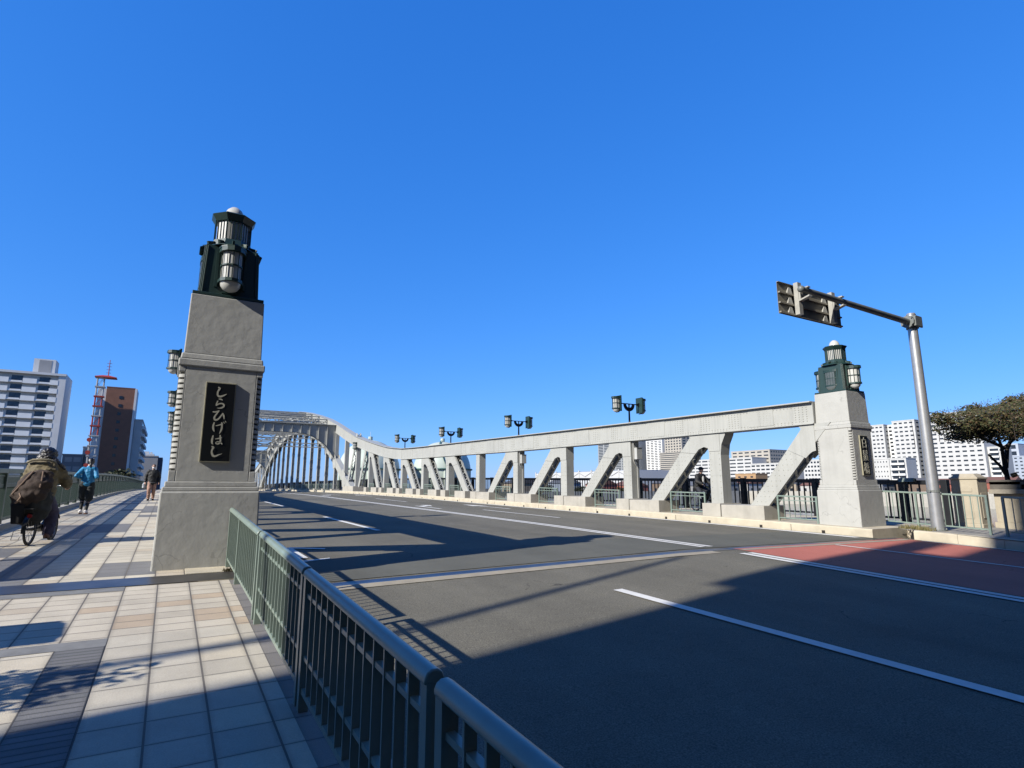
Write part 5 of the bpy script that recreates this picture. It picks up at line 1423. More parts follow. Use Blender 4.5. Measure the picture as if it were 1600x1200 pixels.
m = MB(); m.tube([(.19 * math.cos(a), .14 * math.sin(a), .855) for a in [2 * math.pi * i / 24 for i in range(24)]], .016, 6, closed=True); m.build('jacket_hem', [mk('grey_hem', (.25, .25, .25), rough=.8)], pt, local=True, smooth=60)
for s in 'LR': shoe(pt, J['an' + s], J['to' + s], mk('black_shoe', (.012, .012, .012), rough=.5), rubber, .05)
m = MB(); m.ball((0, .105, 1.565), .056, .045, .052, 14, 8); m.build('face_mask', [mk('white_mask', (1.2, 1.2, 1.2), rough=.9)], pt, local=True, smooth=60)
hr = MB(); hr.ball((0, .02, 1.665), .092, .105, .082, 14, 10); put('hair', fuse([hr], .010, 1, .004, 30), mk('brown_hair', (.10, .05, .035), rough=.6), pt)
t = thing('bag', wp + Vector((-.33, -.02, .70)), 'pale plastic bag carried by the man with the mask', 'bag')
m = skin_mesh({'a': (0, 0, .14, .03), 'b': (0, 0, .05, .07), 'c': (0, 0, -.06, .075)}, [('a', 'b'), ('b', 'c')], 'a', 2); put('sack', fuse([m], .01, 1, .012, 12), mk('pale_plastic', (.55, .58, .62), rough=.4), t)

# -- cyclist on the far pavement, coming this way
fp = Vector((18.05, 16.3, zwalk(16.2)))
rz = R(180)
bicycle(fp, rz, 'white mudguard bicycle ridden on the far pavement behind the truss', mk('grey_bike_paint', (.25, .27, .28), rough=.35), wheel_r=.30, seat_z=.84, bar_z=1.02, fender=mk('white_mudguard', (.65, .66, .66), rough=.35))
pt = thing('person', fp, 'cyclist in black coat and cap on the far pavement behind the truss', 'person'); pt.rotation_euler = (0, 0, rz)
J = dict(pel=(0, .17, .94), che=(0, .27, 1.28), nek=(0, .31, 1.44), hed=(0, .36, 1.58), shL=(-.155, .29, 1.35), elL=(-.30, .40, 1.12), haL=(-.262, .60, 1.035), shR=(.155, .29, 1.35), elR=(.30, .40, 1.12), haR=(.262, .60, 1.035),
         hiL=(-.09, .20, .90), knL=(-.11, .60, .76), anL=(-.12, .46, .46), toL=(-.12, .58, .42), hiR=(.09, .20, .90), knR=(.12, .52, .54), anR=(.12, .42, .17), toR=(.12, .55, .13))
figure(pt, J, (0, 1, -.15), ((0, 0, -1), (0, 0, -1)))
bc = mk('black_jacket', (.011, .012, .013))
put('jacket', fuse(sleeve_top(J, (.205, .15), (.098, .082, .06), hem=.06), .014, 2, .014, 10, 6), bc, pt)
put('trousers', fuse(legs_mesh(J, th=.10, kn=.08, an=.06), .013, 1, .008), mk('navy_trousers', (.02, .024, .04), rough=.8), pt)
for s in 'LR': shoe(pt, J['an' + s], J['to' + s], mk('black_shoe', (.012, .012, .012)), rubber, .048)
hr = MB(); hr.ball((0, .345, 1.625), .092, .105, .085, 14, 10); hr.ball((0, .45, 1.63), .07, .06, .016, 12, 6); put('cap', fuse([hr], .009, 1), mk('black_cap', (.012, .012, .013), rough=.8), pt)
m = MB(); m.ball((0, .44, 1.22), .05, .04, .13, 10, 8); m.build('shirt_front', [mk('white_shirt', (.6, .6, .6), rough=.8)], pt, local=True, smooth=60)
# ------------------------------------------------------------------ buildings
def wall_mat(name, col, **kw): return mk(name, col, rough=.8, var=kw.pop('var', .06), scale=kw.pop('scale', .3), streak=kw.pop('streak', .10), **kw)
white_w = wall_mat('white_render', (.70, .70, .68)); cream_w = wall_mat('cream_render', (.56, .53, .46)); grey_w = wall_mat('grey_render', (.46, .46, .46)); pale_w = wall_mat('pale_concrete', (.98, .98, .95)); beige_w = wall_mat('beige_render', (.54, .50, .43))
glass_d = mk('dark_window', (.035, .045, .06), rough=.12, var=.3, scale=.4); glass_b = mk('blue_window', (.10, .13, .20), rough=.15, var=.5, scale=.5)
shade_m = mk('recess_wall', (.20, .205, .21), rough=.85, var=.1, scale=.6)
class Parts:
    """up to 100 parts of a name on one thing, the rest as one more part"""
    def __init__(s, t, name, mat_, cap=98): s.t, s.n, s.m, s.cap, s.c, s.rest, s.protos = t, name, mat_, cap, 0, MB(), {}
    def box(s, x0, x1, y0, y1, z0, z1):
        if s.c < s.cap:
            key = (round(x1 - x0, 3), round(y1 - y0, 3), round(z1 - z0, 3)); o = wloc(s.t)
            if key not in s.protos:
                m = MB(); m.box(0, x1 - x0, 0, y1 - y0, 0, z1 - z0); q = m.build(s.n, [s.m], s.t, local=True); s.protos[key] = q
            else: q = inst(s.protos[key], s.t, (0, 0, 0))
            q.location = (x0 - o.x, y0 - o.y, z0 - o.z)
        else: s.rest.box(x0, x1, y0, y1, z0, z1)
        s.c += 1
    def done(s):
        if s.rest.v: s.rest.build(s.n, [s.m], s.t)['kind'] = 'stuff'
def bld(label, x0, x1, y0, y1, z0, z1, mat_, cat='building', group=None, name='apartment_block'):
    t = thing(name, ((x0 + x1) / 2, (y0 + y1) / 2, z0), label, cat, group)
    m = MB(); m.box(x0, x1, y0, y1, z0, z1); m.build('wall', [mat_], t)
    m = MB(); m.box(x0 - .15, x1 + .15, y0 - .15, y1 + .15, z1, z1 + .5); m.build('roof', [mat_], t)
    return t
def facade(t, side, p, u0, u1, z0, fl, nfl, ncol, wfrac, hfrac, mat_=None, slab=None, name='window', depth=.25):
    """windows on the wall at x=p (side 'x', faces -X) or y=p (side 'y', faces -Y); slab = balcony material"""
    W = Parts(t, name, mat_ or glass_d); B = Parts(t, 'balcony', slab) if slab else None
    du = (u1 - u0) / ncol
    for f in range(nfl - 1, -1, -1):
        z = z0 + fl * f
        for c in range(ncol):
            a = u0 + du * (c + .5 - wfrac / 2); b_ = a + du * wfrac
            if side == 'x': W.box(p - .04, p + .02, a, b_, z + fl * (.62 - hfrac / 2), z + fl * (.62 + hfrac / 2))
            else: W.box(a, b_, p - .04, p + .02, z + fl * (.62 - hfrac / 2), z + fl * (.62 + hfrac / 2))
            if B:
                a -= du * .06; b_ += du * .06
                if side == 'x': B.box(p - 1.1, p - .05, a, b_, z - .08, z + fl * (.60 - hfrac / 2))
                else: B.box(a, b_, p - 1.1, p - .05, z - .08, z + fl * (.60 - hfrac / 2))
    W.done()
    if B: B.done()

# left: long apartment block, brown tower, mast, low neighbours
t = thing('apartment_block', (-53, 236, -.9), 'tall pale apartment block with rows of balconies at the left edge', 'building')
m = MB(); m.box(-76, -31.6, 231.4, 243, -.9, 37.0); m.build('wall', [pale_w], t)
m = MB(); m.box(-76, -31.0, 229.6, 243.4, 37.0, 37.7); m.build('roof', [pale_w], t)
m = MB(); m.box(-32.9, -31.0, 229.9, 243.2, -.9, 37.0); m.build('end_wall', [pale_w], t)
m = MB(); m.box(-40.2, -34.6, 233, 239, 37.7, 42.6); ph = m.build('roof_house', [pale_w], t)
m = MB(); m.box(-38.8, -35.6, 232.94, 233.02, 38.2, 42.2); m.build('panel', [grey_w], ph)
W = Parts(t, 'window', glass_b); S = Parts(t, 'balcony_panel', wall_mat('balcony_white', (1.25, 1.25, 1.2))); Sl = Parts(t, 'floor_slab', pale_w)
fl = 2.74
for f in range(13):
    z = 37.0 - fl * (f + 1)
    Sl.box(-76, -32.9, 229.9, 231.4, z - .18, z + .02)
    x = -34.8
    S.box(-35.0, -32.9, 229.85, 230.0, z - .3, z + 1.25)
    k = 0
    while x > -75:
        W.box(x - 3.1, x - .3, 231.3, 231.42, z + .3, z + 2.15)
        S.box(x - 3.45, x - .2 - .0, 229.95, 230.0, z + .02, z + .42)
        S.box(x - 6.9, x - 3.45, 229.85, 230.0, z - .3, z + 1.25)
        x -= 6.85; k += 1
W.done(); S.done(); Sl.done()
brick = mk('brown_tile', (.34, .145, .080), rough=.7, var=.10, scale=.8)
t = thing('office_tower', (-17, 246, -.9), 'slim brown tiled tower with a column of small windows', 'building')
m = MB(); m.box(-21.1, -12.75, 243.0, 254, -.9, 36.4); m.build('wall', [brick], t)
m = MB(); m.box(-12.75, -12.1, 242.9, 254, -.9, 36.5); m.box(-23.6, -21.1, 243.4, 254, -.9, 35.9); m.build('corner_wall', [pale_w], t)
m = MB(); m.box(-21.2, -12.7, 242.95, 254, 36.4, 36.7); m.build('roof', [brick], t)
W = Parts(t, 'window', glass_d)
for k in range(10): W.box(-17.2, -16.2, 242.9, 243.05, 4.5 + 2.9 * k + 2, 5.5 + 2.9 * k + 2)
W.done()
t = bld('white block with balconies stepping down behind the brown tower', -12.0, -9.6, 246, 285, -.9, 25.5, white_w)
B = Parts(t, 'balcony', pale_w); W = Parts(t, 'window', glass_d)
for f in range(9):
    for c in range(6):
        B.box(-9.6, -8.7, 247 + c * 6.2, 252 + c * 6.2, 1.0 + f * 2.7, 2.1 + f * 2.7); W.box(-9.62, -9.55, 247.5 + c * 6.2, 251.5 + c * 6.2, 2.3 + f * 2.7, 3.4 + f * 2.7)
B.done(); W.done()
redp = mk('mast_red', (.62, .07, .03), rough=.5); whp = mk('mast_white', (.66, .66, .65), rough=.5)
MY = 226
t = thing('radio_mast', (-22.9, MY, -.9), 'red and white lattice radio mast beside the brown tower', 'mast')
lev = [(-.9 + 3.32 * i) for i in range(13)]
for i, (za, zb2) in enumerate(zip(lev[:-1], lev[1:])):
    m = MB(); mt = redp if i in (6, 7, 9) else whp
    for sx, sy in ((-1, -1), (1, -1), (1, 1), (-1, 1)): m.cyl((-22.9 + sx * .95, MY + sy * .95, za), (-22.9 + sx * .95, MY + sy * .95, zb2), .16, .16, 6)
    for sy in (-1, 1): m.bar((-23.85, MY + sy * .95, za), (-21.95, MY + sy * .95, zb2), .1, .1); m.bar((-22.9 + sy * .95, MY - .95, zb2), (-22.9 + sy * .95, MY + .95, za), .1, .1)
    m.build('lattice_stage', [mt], t)
    m = MB(); m.box(-24.3, -21.4, MY - 1.3, MY + 1.3, zb2 - .35, zb2 + .05); m.build('landing', [redp if i in (6, 8, 9) else whp], t)
m = MB(); m.taper(-21.6, MY, 38.9, 39.5, 6.0, 4.0, 2.0, 1.5); m.box(-24.6, -18.4, MY - 2, MY + 2, 38.6, 38.9); m.build('top_platform', [redp], t)
m = MB(); m.cyl((-21.0, MY, 39.4), (-21.0, MY, 45), .18, .12, 6)
for k in range(4): m.bar((-21.7, MY, 40.5 + k * 1.1), (-20.3, MY, 40.5 + k * 1.1), .12, .12)
t.location.x += 1.45; t.scale = (.94, .94, .955); m.v = [(x + 1.45, y, z) for x, y, z in m.v]; m.build('antenna', [mk('mast_pink', (.45, .10, .14), rough=.5)], t)
for k in range(3):
    m = MB(); m.cyl((-23.9 + 1.45, MY - .9, 17.5 - k * 4.2), (-23.9 + 1.45, MY - 1.5, 17.5 - k * 4.2), .7, .7, 12); m.build('dish', [redp], t)
t = bld('low grey building between the apartment block and the mast', -31.4, -25.6, 247, 262, -.9, 12.6, wall_mat('low_grey', (.40, .40, .42)), name='low_building')
facade(t, 'y', 247, -30.9, -26, 0, 3.1, 4, 2, .8, .5, white_w)
bld('plain pale block at the foot of the red and white mast', -26.3, -23.7, 250, 262, -.9, 15.5, pale_w, name='low_building')
t = bld('dark grey block behind the walking man with roof machinery', -11.2, -4.4, 300, 322, -.9, 15.2, grey_w, name='office_block')
m = MB(); m.box(-10, -6, 302, 310, 15.7, 16.6); m.box(-9.8, -8, 303, 306, 16.6, 17.6); m.box(-7.6, -6.8, 303, 306, 16.6, 17.4); m.build('roof_unit', [pale_w], t)
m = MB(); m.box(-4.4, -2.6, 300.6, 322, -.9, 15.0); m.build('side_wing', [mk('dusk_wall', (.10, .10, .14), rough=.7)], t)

# right: towers and slabs up the river, all facing the sun (-X)
def sc(x, y, z, k): return x * k, y * k, (z - 1.55) * k + 1.55
def slab_block(label, X, ya, yb, ztop, depth, k, mat_, fl, ncol, side_mat=None, wf=.60, hf=.34, bal=None, zlow=-.9, side_cols=0, name='apartment_block', group=None):
    x, y0, z = sc(X, ya, ztop, k); _, y1, _ = sc(X, yb, ztop, k); d = depth * k
    t = bld(label, x, x + d, y0, y1, zlow, z, mat_, group=group, name=name)
    n = int((z - .8) / fl); facade(t, 'x', x, y0 + .6, y1 - .6, z - fl * n - .4, fl, min(n, 16), ncol, wf, hf, slab=bal) if False else facade(t, 'x', x, y0 + .6, y1 - .6, z - fl * min(n, 40) - .4, fl, min(n, 40), ncol, wf, hf, slab=bal)
    if side_cols: facade(t, 'y', y0, x + .8, x + d - .8, z - fl * min(n, 40) - .4, fl, min(n, 40), side_cols, .6, hf, name='side_window')
    return t
K = 1.35
slab_block('left wing of the white high rise estate, just right of the kanji pillar', 330, 164.9, 172, 35.2, 14, K, white_w, 3.0, 3, side_cols=2)
slab_block('recessed dark bay block between the two left wings of the white estate', 334, 160.4, 165.0, 35.0, 12, K, pale_w, 2.75, 2, wf=.8, hf=.5)
slab_block('middle wing of the white high rise estate, left of the sign pole', 330, 149.7, 160.6, 36.4, 16, K, white_w, 3.0, 4, side_cols=3)
slab_block('right wing of the white high rise estate, largest, right of the sign pole', 330, 121.4, 146.4, 38.1, 14, K, white_w, 3.0, 8, wf=.6, hf=.34)
slab_block('narrow stepped end of the white estate under the tree crown', 333, 116.4, 121.4, 20.5, 12, K, white_w, 3.0, 1, wf=.8, hf=.5, bal=pale_w)
slab_block('low white block with small square windows in front of the estate', 290, 144.2, 153, 15.0, 9, 1.2, white_w, 2.7, 6, wf=.3, hf=.3)
slab_block('rounded looking white block with four balcony rows before the estate', 287, 135.5, 142.5, 14.9, 9, 1.2, white_w, 2.9, 2, wf=.86, hf=.5, bal=pale_w)
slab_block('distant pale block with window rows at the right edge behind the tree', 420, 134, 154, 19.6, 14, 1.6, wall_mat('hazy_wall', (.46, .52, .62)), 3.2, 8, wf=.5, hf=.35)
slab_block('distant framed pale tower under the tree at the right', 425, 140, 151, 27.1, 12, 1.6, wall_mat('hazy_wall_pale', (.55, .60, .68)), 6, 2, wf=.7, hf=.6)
slab_block('distant cream block at the far right edge beyond the wall', 420, 116, 131, 21.5, 12, 1.6, cream_w, 3.2, 5, wf=.6, hf=.4)
slab_block('slim grey tower seen through the third gap of the far truss', 400, 446.6, 493.8, 49.5, 30, 1.8, wall_mat('tower_grey', (.40, .42, .43)), 3.0, 5, wf=.82, hf=.5, name='high_rise')
slab_block('white pinstriped tower seen left of the cyclist behind the truss', 420, 418.3, 440.8, 50.5, 24, 1.8, pale_w, 3.0, 4, wf=.7, hf=.5, name='high_rise')
slab_block('dark recess tower joining the two pinstriped towers', 424, 406, 418.2, 49.0, 20, 1.8, wall_mat('tower_dark', (.13, .14, .18)), 3.0, 1, wf=.4, hf=.4, name='high_rise')
slab_block('beige tower with a grid of dark windows behind the truss gap', 400, 374, 395, 48.0, 24, 1.8, beige_w, 4.4, 6, wf=.5, hf=.5, side_cols=4, name='high_rise')
slab_block('lower beige podium with curved looking window bands below the gridded tower', 396, 370, 398, 34.0, 20, 1.8, beige_w, 3.2, 1, wf=.98, hf=.4, name='high_rise')
slab_block('white block with long window bands behind the far cyclist', 330, 248.4, 303, 21.5, 16, 1.4, white_w, 3.3, 9, wf=.8, hf=.36)
slab_block('beige block with window grid and dark side behind the first truss gap', 345, 245.6, 276.5, 27.0, 22, 1.4, beige_w, 3.3, 6, wf=.66, hf=.36, side_cols=8)
slab_block('broad white block before the beige block, right of the first column', 320, 214, 242.5, 16.6, 16, 1.3, white_w, 3.0, 8, wf=.72, hf=.42)
slab_block('small white block with square windows beside the kanji pillar', 310, 186, 200, 17.0, 12, 1.3, white_w, 3.0, 7, wf=.6, hf=.45)
slab_block('low orange building seen above the black railing', 275, 205.4, 218.6, 9.1, 10, 1.1, wall_mat('orange_render', (.55, .34, .17)), 3, 3, wf=.4, hf=.3, name='low_building')
slab_block('small distant tower seen between the fifth and sixth columns', 300, 720, 735, 18, 12, 1.2, wall_mat('tan_tower', (.36, .31, .28)), 3, 4, wf=.6, hf=.5, name='high_rise')
# white hall with a truss roof
k = 1.3; x, ya, zt = sc(330, 362, 15.2, k); yb3 = 510 * k
t = thing('exhibition_hall', (x, (ya + yb3) / 2, -.9), 'long low white hall with zigzag roof truss beyond the river', 'building')
m = MB(); m.box(x, x + 60, ya, yb3, -.9, zt + 1.6); m.build('wall', [mk('hall_white', (.70, .71, .72), rough=.6, var=.03)], t)
m = MB(); m.box(x + 2, x + 55, ya + 2, yb3 - 2, zt + 1.6, zt + 2.2); m.build('roof', [wall_mat('hall_roof', (.25, .30, .40))], t)
m = MB(); n = 16
for i in range(n):
    a = ya + (yb3 - ya) * i / n; b2 = ya + (yb3 - ya) * (i + 1) / n; zlo, zhi = zt - 4, zt + .6
    m.bar((x - .3, a, zlo if i % 2 else zhi), (x - .3, b2, zhi if i % 2 else zlo), .5, .5)
m.build('roof_truss', [grey_w], t)
for i in range(0, n + 1, 2):
    m = MB(); a = ya + (yb3 - ya) * i / n; m.box(x - .5, x + .5, a - .8, a + .8, zt - 6, zt + 3.4); m.build('pylon', [white_w], t)
# spherical gas holders
tank_m = mk('pale_green_tank', (.66, .74, .63), rough=.5, var=.04, scale=.4)
def gas_tank(x, y, zc, r, label):
    t = thing('gas_tank', (x, y, -.9), label, 'gas tank', 'spherical gas tanks behind the truss')
    m = MB(); m.ball((x, y, zc), r, r, r, 48, 32); m.build('sphere', [tank_m], t, smooth=60)
    m = MB(); n = 40
    m.tube([(x + (r + .5) * math.cos(2 * math.pi * i / n), y + (r + .5) * math.sin(2 * math.pi * i / n), zc + .3) for i in range(n)], .35, 6, closed=True); m.build('walkway', [mk('tank_walkway', (.10, .22, .18), rough=.6)], t)
    for i in range(10):
        a = 2 * math.pi * i / 10; m = MB(); m.cyl((x + r * .98 * math.cos(a), y + r * .98 * math.sin(a), -.9), (x + r * .98 * math.cos(a), y + r * .98 * math.sin(a), zc), .55, .55, 8); m.build('leg', [tank_m], t, smooth=50)
    m = MB()
    for i in range(17):
        q = math.pi * (.03 + .47 * i / 16); q2 = math.pi * (.03 + .47 * (i + 1) / 16); aa = -2.3 + i * .03
        m.bar((x + (r + .4) * math.sin(q) * math.cos(aa), y + (r + .4) * math.sin(q) * math.sin(aa), zc + (r + .4) * math.cos(q)), (x + (r + .4) * math.sin(q2) * math.cos(aa + .03), y + (r + .4) * math.sin(q2) * math.sin(aa + .03), zc + (r + .4) * math.cos(q2)), .5, .2)
    m.build('stair', [mk('tank_walkway', (.1, .2, .18))], t)
    m = MB(); m.cyl((x, y, zc + r - .2), (x, y, zc + r + 1.4), .9, .9, 10); m.cyl((x, y, zc + r + 1.4), (x, y, zc + r + 3.4), .08, .08, 5); m.build('top_hatch', [tank_m], t)
gas_tank(69.3, 230, 8.7, 12.0, 'pale green spherical gas tank behind the low dip of the far truss')
gas_tank(101, 230, 9.1, 12.2, 'pale green spherical gas tank right of the other, behind the second lamp')
# far bank: embankment wall and small houses seen between the bars of the black railing
b = MB(); b.box(20, 3000, 177.0, 178.2, -6.2, .4); o = b.build('river_wall', [concrete]); tag(o, 'long grey concrete river wall on the far bank', 'river wall')
b = MB(); b.box(232, 3500, 40, 176.9, -6.2, -.9); struct('far_bank', b, bank_m)
b = MB(); b.box(231, 232, 40, 176.9, -6.2, .4); o = b.build('river_wall', [concrete]); tag(o, 'grey concrete river wall at the bend up the river', 'river wall')
cols = [('tan', (.42, .35, .26)), ('white', (.62, .61, .58)), ('grey', (.30, .31, .32)), ('brown', (.20, .14, .10)), ('red', (.40, .12, .08)), ('blue', (.30, .36, .46))]
rnd = random.Random(11)
def house(x, y, w, d, h, ci, label):
    nm, c = cols[ci]
    t = thing('house', (x, y, -.9), label, 'house', 'houses on the far bank')
    m = MB(); m.box(x - w/2, x + w/2, y - d/2, y + d/2, -.9, h); m.build('wall', [wall_mat('house_' + nm, c)], t)
    m = MB(); m.prism([(x - w/2 - .4, y - d/2 - .3, h), (x + w/2 + .4, y - d/2 - .3, h), (x, y - d/2 - .3, h + 2.0)], (0, d + .6, 0)); m.build('roof', [wall_mat('roof_%d' % (ci % 3), ((.12, .12, .13), (.22, .10, .07), (.16, .17, .19))[ci % 3])], t)
    W = Parts(t, 'window', glass_d)
    for f in range(max(1, int((h + .9) / 3))):
        for q in (-.25, .25): W.box(x + q * w - .7, x + q * w + .7, y - d/2 - .05, y - d/2 + .02, .2 + f * 3, 1.6 + f * 3); W.box(x - w/2 - .05, x - w/2 + .02, y + q * d - .7, y + q * d + .7, .2 + f * 3, 1.6 + f * 3)
    W.done()
hl = []
for i in range(9):
    x = 118 + i * 19 + rnd.uniform(-3, 3); hl.append((x, 188 + rnd.uniform(0, 5), rnd.uniform(9, 14), 9, rnd.uniform(2.6, 4.4)))
for i in range(9):
    hl.append((243 + rnd.uniform(0, 4), 62 + i * 13 + rnd.uniform(-1.5, 1.5), 9, rnd.uniform(8, 11), rnd.uniform(2.6, 4.8)))
ordn = ['first', 'second', 'third', 'fourth', 'fifth', 'sixth', 'seventh', 'eighth', 'ninth']
for i, (x, y, w, d, h) in enumerate(hl):
    ci = (i * 5 + i // 3) % 6
    house(x, y, w, d, h, ci, '%s small house beyond the black railing, %s from the left %s' % (cols[ci][0], ordn[i % 9], 'straight across the river' if i < 9 else 'at the river bend'))

# ------------------------------------------------------------------ trees
def leaf_mats(base):
    return [mk('leaf_%s_%d' % (base[0], i), c, rough=.6, var=.2, scale=9, spec=.3) for i, c in enumerate(base[1])]
def leaves(m, blobs, n, size, rn, nm=3, flat=.5, shell=.35):
    wts = [(q[3] * q[4] * q[5]) ** .8 for q in blobs]
    for bx, by, bz, rx, ry, rz in rn.choices(blobs, weights=wts, k=n):
        while True:
            p = Vector((rn.uniform(-1, 1), rn.uniform(-1, 1), rn.uniform(-1, 1)))
            if shell < p.length < 1: break
        c = Vector((bx + p.x * rx, by + p.y * ry, bz + p.z * rz))
        q_ = 2.2 / max(rx, ry)
        if mnoise.noise(c * q_ * 1.7) + .6 * mnoise.noise(c * q_ * 4.1) < -.02: continue
        a = Vector((rn.gauss(0, 1), rn.gauss(0, 1), rn.gauss(0, flat))).normalized(); q = a.orthogonal().normalized(); q = (Matrix.Rotation(rn.uniform(0, 6.28), 3, a) @ q)
        s = size * rn.uniform(.6, 1.3); m.cur = rn.randrange(nm)
        m.add([c - a * s, c + q * s * .42, c + a * s, c - q * s * .42], [(0, 1, 2, 3)])
    m.cur = 0
rn = random.Random(5)
lm = leaf_mats(('russet', [(.15, .125, .05), (.12, .125, .045), (.16, .10, .05), (.085, .105, .04)]))
bark = mk('bark', (.075, .055, .042), rough=.9, var=.3, scale=12, bump=.5, bscale=30)
TX, TY = 26.6, 9.2
t = thing('tree', (TX, TY, -1.2), 'wide flat crowned tree with russet green leaves above the stone wall', 'tree')
m = MB()
m.tube([(TX + .1, TY, -1.2), (TX, TY, .6), (TX - .02, TY, 1.7), (TX - .12, TY, 2.4), (TX - .45, TY - .1, 3.1), (TX - 1.1, TY - .2, 3.6)], [.12, .10, .085, .07, .05, .03], 9)
m.tube([(TX - .05, TY, 2.0), (TX - .5, TY, 2.35), (TX - 1.05, TY + .1, 2.75)], [.07, .05, .035], 7)
m.tube([(TX - .08, TY, 2.3), (TX + .3, TY, 3.0), (TX + 1.2, TY, 3.7), (TX + 2.5, TY, 4.2)], [.09, .07, .05, .03], 7)
m.tube([(TX - .4, TY - .1, 3.05), (TX - .9, TY + .5, 3.5), (TX - 1.9, TY + .3, 3.75), (TX - 2.7, TY + .2, 3.8)], [.06, .05, .035, .02], 7)
m.tube([(TX - .3, TY, 2.9), (TX - .1, TY - .6, 3.5), (TX + .3, TY - 1.2, 4.0)], [.055, .04, .02], 7)
m.build('trunk', [bark], t, smooth=60)
m = MB(); tw = random.Random(8)
for i in range(90):
    x = TX + tw.uniform(-3.3, 4.5); y = TY + tw.uniform(-1.5, 1.5); z = 3.95 + (x - TX + 3.4) * .15 + tw.uniform(-.5, .0)
    m.tube([(x, y, z - .5), (x + tw.uniform(-.1, .1), y, z), (x + tw.uniform(-.3, .15), y, z + tw.uniform(.15, .5))], [.012, .009, .004], 4)
m.build('twigs', [bark], t, smooth=60)['kind'] = 'stuff'
m = MB(); m.cyl((TX - .02, TY - .12, 2.0), (TX + .06, TY - .26, 2.06), .085, .08, 10); m.build('cut_limb', [mk('cut_wood', (.55, .28, .10), rough=.8)], t)
blobs = [(TX - 2.9, TY, 3.80, .75, .8, .34), (TX - 2.2, TY + .3, 3.72, .9, 1.0, .46), (TX - 1.4, TY - .3, 3.72, 1.0, 1.1, .55), (TX - .5, TY, 3.80, 1.1, 1.2, .62), (TX + .8, TY, 4.0, 1.3, 1.2, .75), (TX + 2.0, TY, 4.25, 1.3, 1.2, .85), (TX + 3.2, TY, 4.5, 1.3, 1.2, .9), (TX - 2.0, TY + .2, 3.35, .8, .8, .25), (TX + 4.3, TY, 4.7, 1.0, 1.0, .9)]
for i in range(70):
    bx, by, bz, rx, ry, rz = rn.choice(blobs[:-1]); a = rn.uniform(0, 6.28); e = rn.uniform(-.6, .75)
    r_ = rn.uniform(.16, .34); blobs.append((bx + rx * math.cos(a) * .8, by + ry * math.sin(a) * .8, bz + rz * e, r_ * 1.2, r_, r_ * .7))
m = MB(); leaves(m, blobs, 46000, .058, rn, 4, shell=.15)
for i in range(2600):
    x = TX + rn.uniform(-3.4, 4.6); y = TY + rn.uniform(-1.2, 1.2); z = 4.0 + (x - TX + 3.4) * .15 + abs(rn.gauss(0, .13)) * max(0, math.sin(x * 5.3) + .3 * math.sin(x * 13))
    a = Vector((rn.gauss(0, 1), rn.gauss(0, 1), rn.gauss(0, 1))).normalized(); q = a.orthogonal().normalized(); s = .05; m.cur = rn.randrange(4)
    c = Vector((x, y, z)); m.add([c - a * s, c + q * s * .42, c + a * s, c - q * s * .42], [(0, 1, 2, 3)])
m.build('crown', lm, t)
# round shrub tree beyond the end of the left railing, and a row of riverside shrubs
gm = leaf_mats(('green', [(.060, .075, .022), (.045, .060, .016), (.085, .085, .035)]))
def bush(x, y, z0, w, h, n, size, label, mats, seed, name='shrub', cat='shrub', group=None, d=None):
    r = random.Random(seed); t = thing(name, (x, y, z0), label, cat, group); d = d or w
    m = MB(); m.tube([(x, y, z0), (x + .05 * w, y, z0 + h * .35), (x - .03 * w, y, z0 + h * .7)], [.05 * w, .035 * w, .015 * w], 7)
    for i in range(6):
        a = 1.05 * i; m.tube([(x, y, z0 + h * .25), (x + .22 * w * math.cos(a), y + .22 * d * math.sin(a), z0 + h * .55), (x + .36 * w * math.cos(a), y + .36 * d * math.sin(a), z0 + h * .75)], [.022 * w, .016 * w, .006 * w], 5)
    m.build('trunk', [bark], t, smooth=60)
    bl = [(x, y, z0 + h * .55, w * .42, d * .42, h * .42)]
    for i in range(9):
        a = r.uniform(0, 6.28); q = r.uniform(.15, .36); bl.append((x + q * w * math.cos(a), y + q * d * math.sin(a), z0 + h * r.uniform(.35, .78), w * r.uniform(.16, .26), d * r.uniform(.16, .26), h * r.uniform(.14, .24)))
    m = MB(); leaves(m, bl, n, size, r, len(mats), shell=.4); m.build('crown', mats, t)
    return t
bush(-11.0, 200, -1.0, 8.6, 8.6, 5200, .42, 'rounded green tree showing above the far end of the left railing', gm, 3, 'tree', 'tree')
bg = mk('riverside_green', (.05, .055, .025), rough=.9)
for i in range(7):
    bush(70 + i * 24 + rnd.uniform(-6, 6), 181 + rnd.uniform(0, 3), -.9, rnd.uniform(4, 7), rnd.uniform(2.6, 4.2), 700, .4, '%s riverside shrub from the left, beyond the black railing' % ordn[i], gm, 20 + i, group='riverside shrubs')

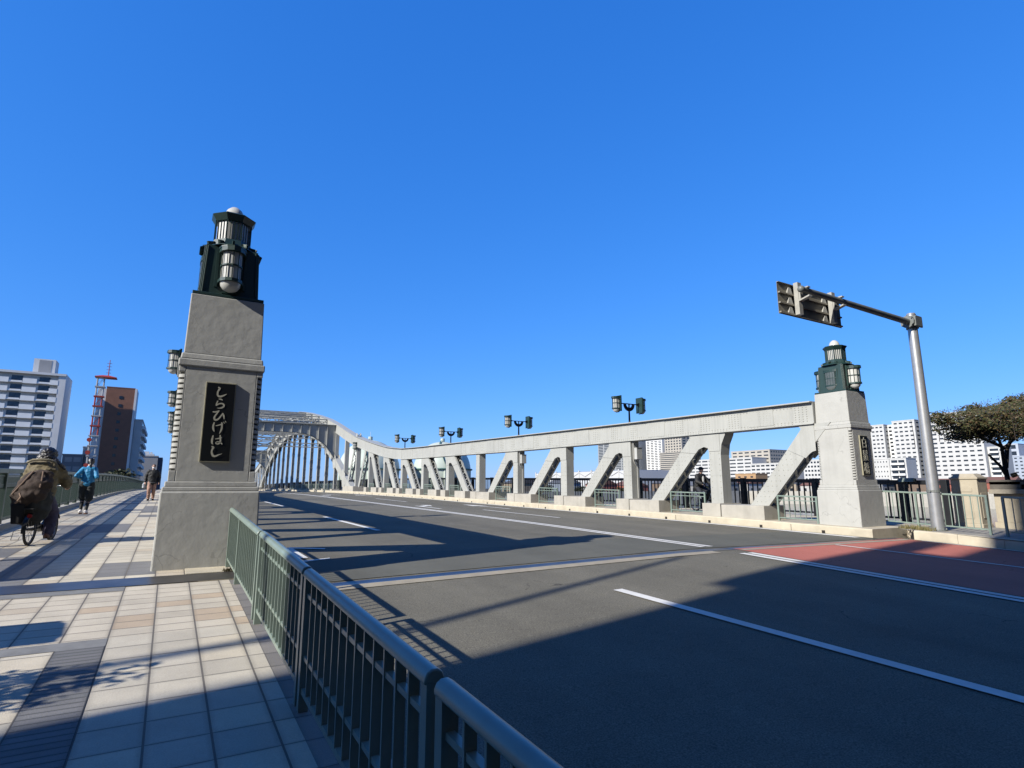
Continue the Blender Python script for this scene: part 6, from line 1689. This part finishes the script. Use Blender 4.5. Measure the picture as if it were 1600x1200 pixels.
# ------------------------------------------------------------------ just outside the frame, known from their shadows, plus blocks added to dim skylight
t = thing('unseen_building', (-22, -14, .0), 'tall building outside the frame whose shadow covers the near road', 'building')
def slant(y, x): return y - (-14 - x) * .185
m = MB(); m.prism([(-14, 1.65, -.4), (-14, .5, -.4), (-30, slant(.5, -30), -.4), (-30, slant(1.65, -30), -.4)][::-1], (0, 0, 17.8)); m.build('wall', [beige_w], t)
m = MB(); m.prism([(-14.02, .63, -.4), (-14.02, -45, -.4), (-30, -45, -.4), (-30, slant(.63, -30), -.4)][::-1], (0, 0, 65)); m.build('tall_wing', [mk('sky_block_dark', (.12, .115, .11), rough=.85)], t)  # raised far beyond its cast shadow to hold back sky light
m = MB(); m.prism([(-14.2, 2.0, 13.7), (-14.2, 1.3, 13.7), (-15, slant(1.3, -15), 13.7), (-15, slant(2.0, -15), 13.7)][::-1], (0, 0, 5.6)); m.build('sign_tower', [grey_w], t)
m = MB(); m.prism([(-13.8, .8, 64.62), (-13.8, -45.3, 64.62), (-30.3, -45.3, 64.62), (-30.3, slant(.8, -30.3), 64.62)][::-1], (0, 0, .5)); m.build('roof', [beige_w], t)
bld('added block outside the frame behind the right pavement, holding back sky light', 27, 55, -75, 2.5, -1, 68, mk('sky_block_dark', (.12, .115, .11), rough=.85), name='unseen_building')  # unseen dark block, added to darken the near shade
bld('added block outside the frame far behind the camera, holding back sky light', -13.5, 26.5, -85, -66, -3, 68, mk('sky_block_dark', (.12, .115, .11)), name='unseen_building')  # unseen block closing the road behind, added to cut sky fill
t = thing('street_pole', (-17.0, 1.95, -.4), 'tall steel pole with a long arm outside the frame that shades the near road', 'pole')
m = MB(); m.cyl((0, 0, 0), (0, 0, 11.9), .11, .075, 14); m.build('pole', [galv], t, local=True, smooth=50)
m = MB(); m.cyl((0, 0, 11.8), (6.6, 2.25, 12.2), .085, .06, 12); m.build('arm', [galv], t, local=True, smooth=50)
bush(-3.2, 4.35, .2, 1.7, 2.2, 3600, .05, 'loose leafy shrub outside the frame that dapples the left pavement', gm, 9, d=1.1)
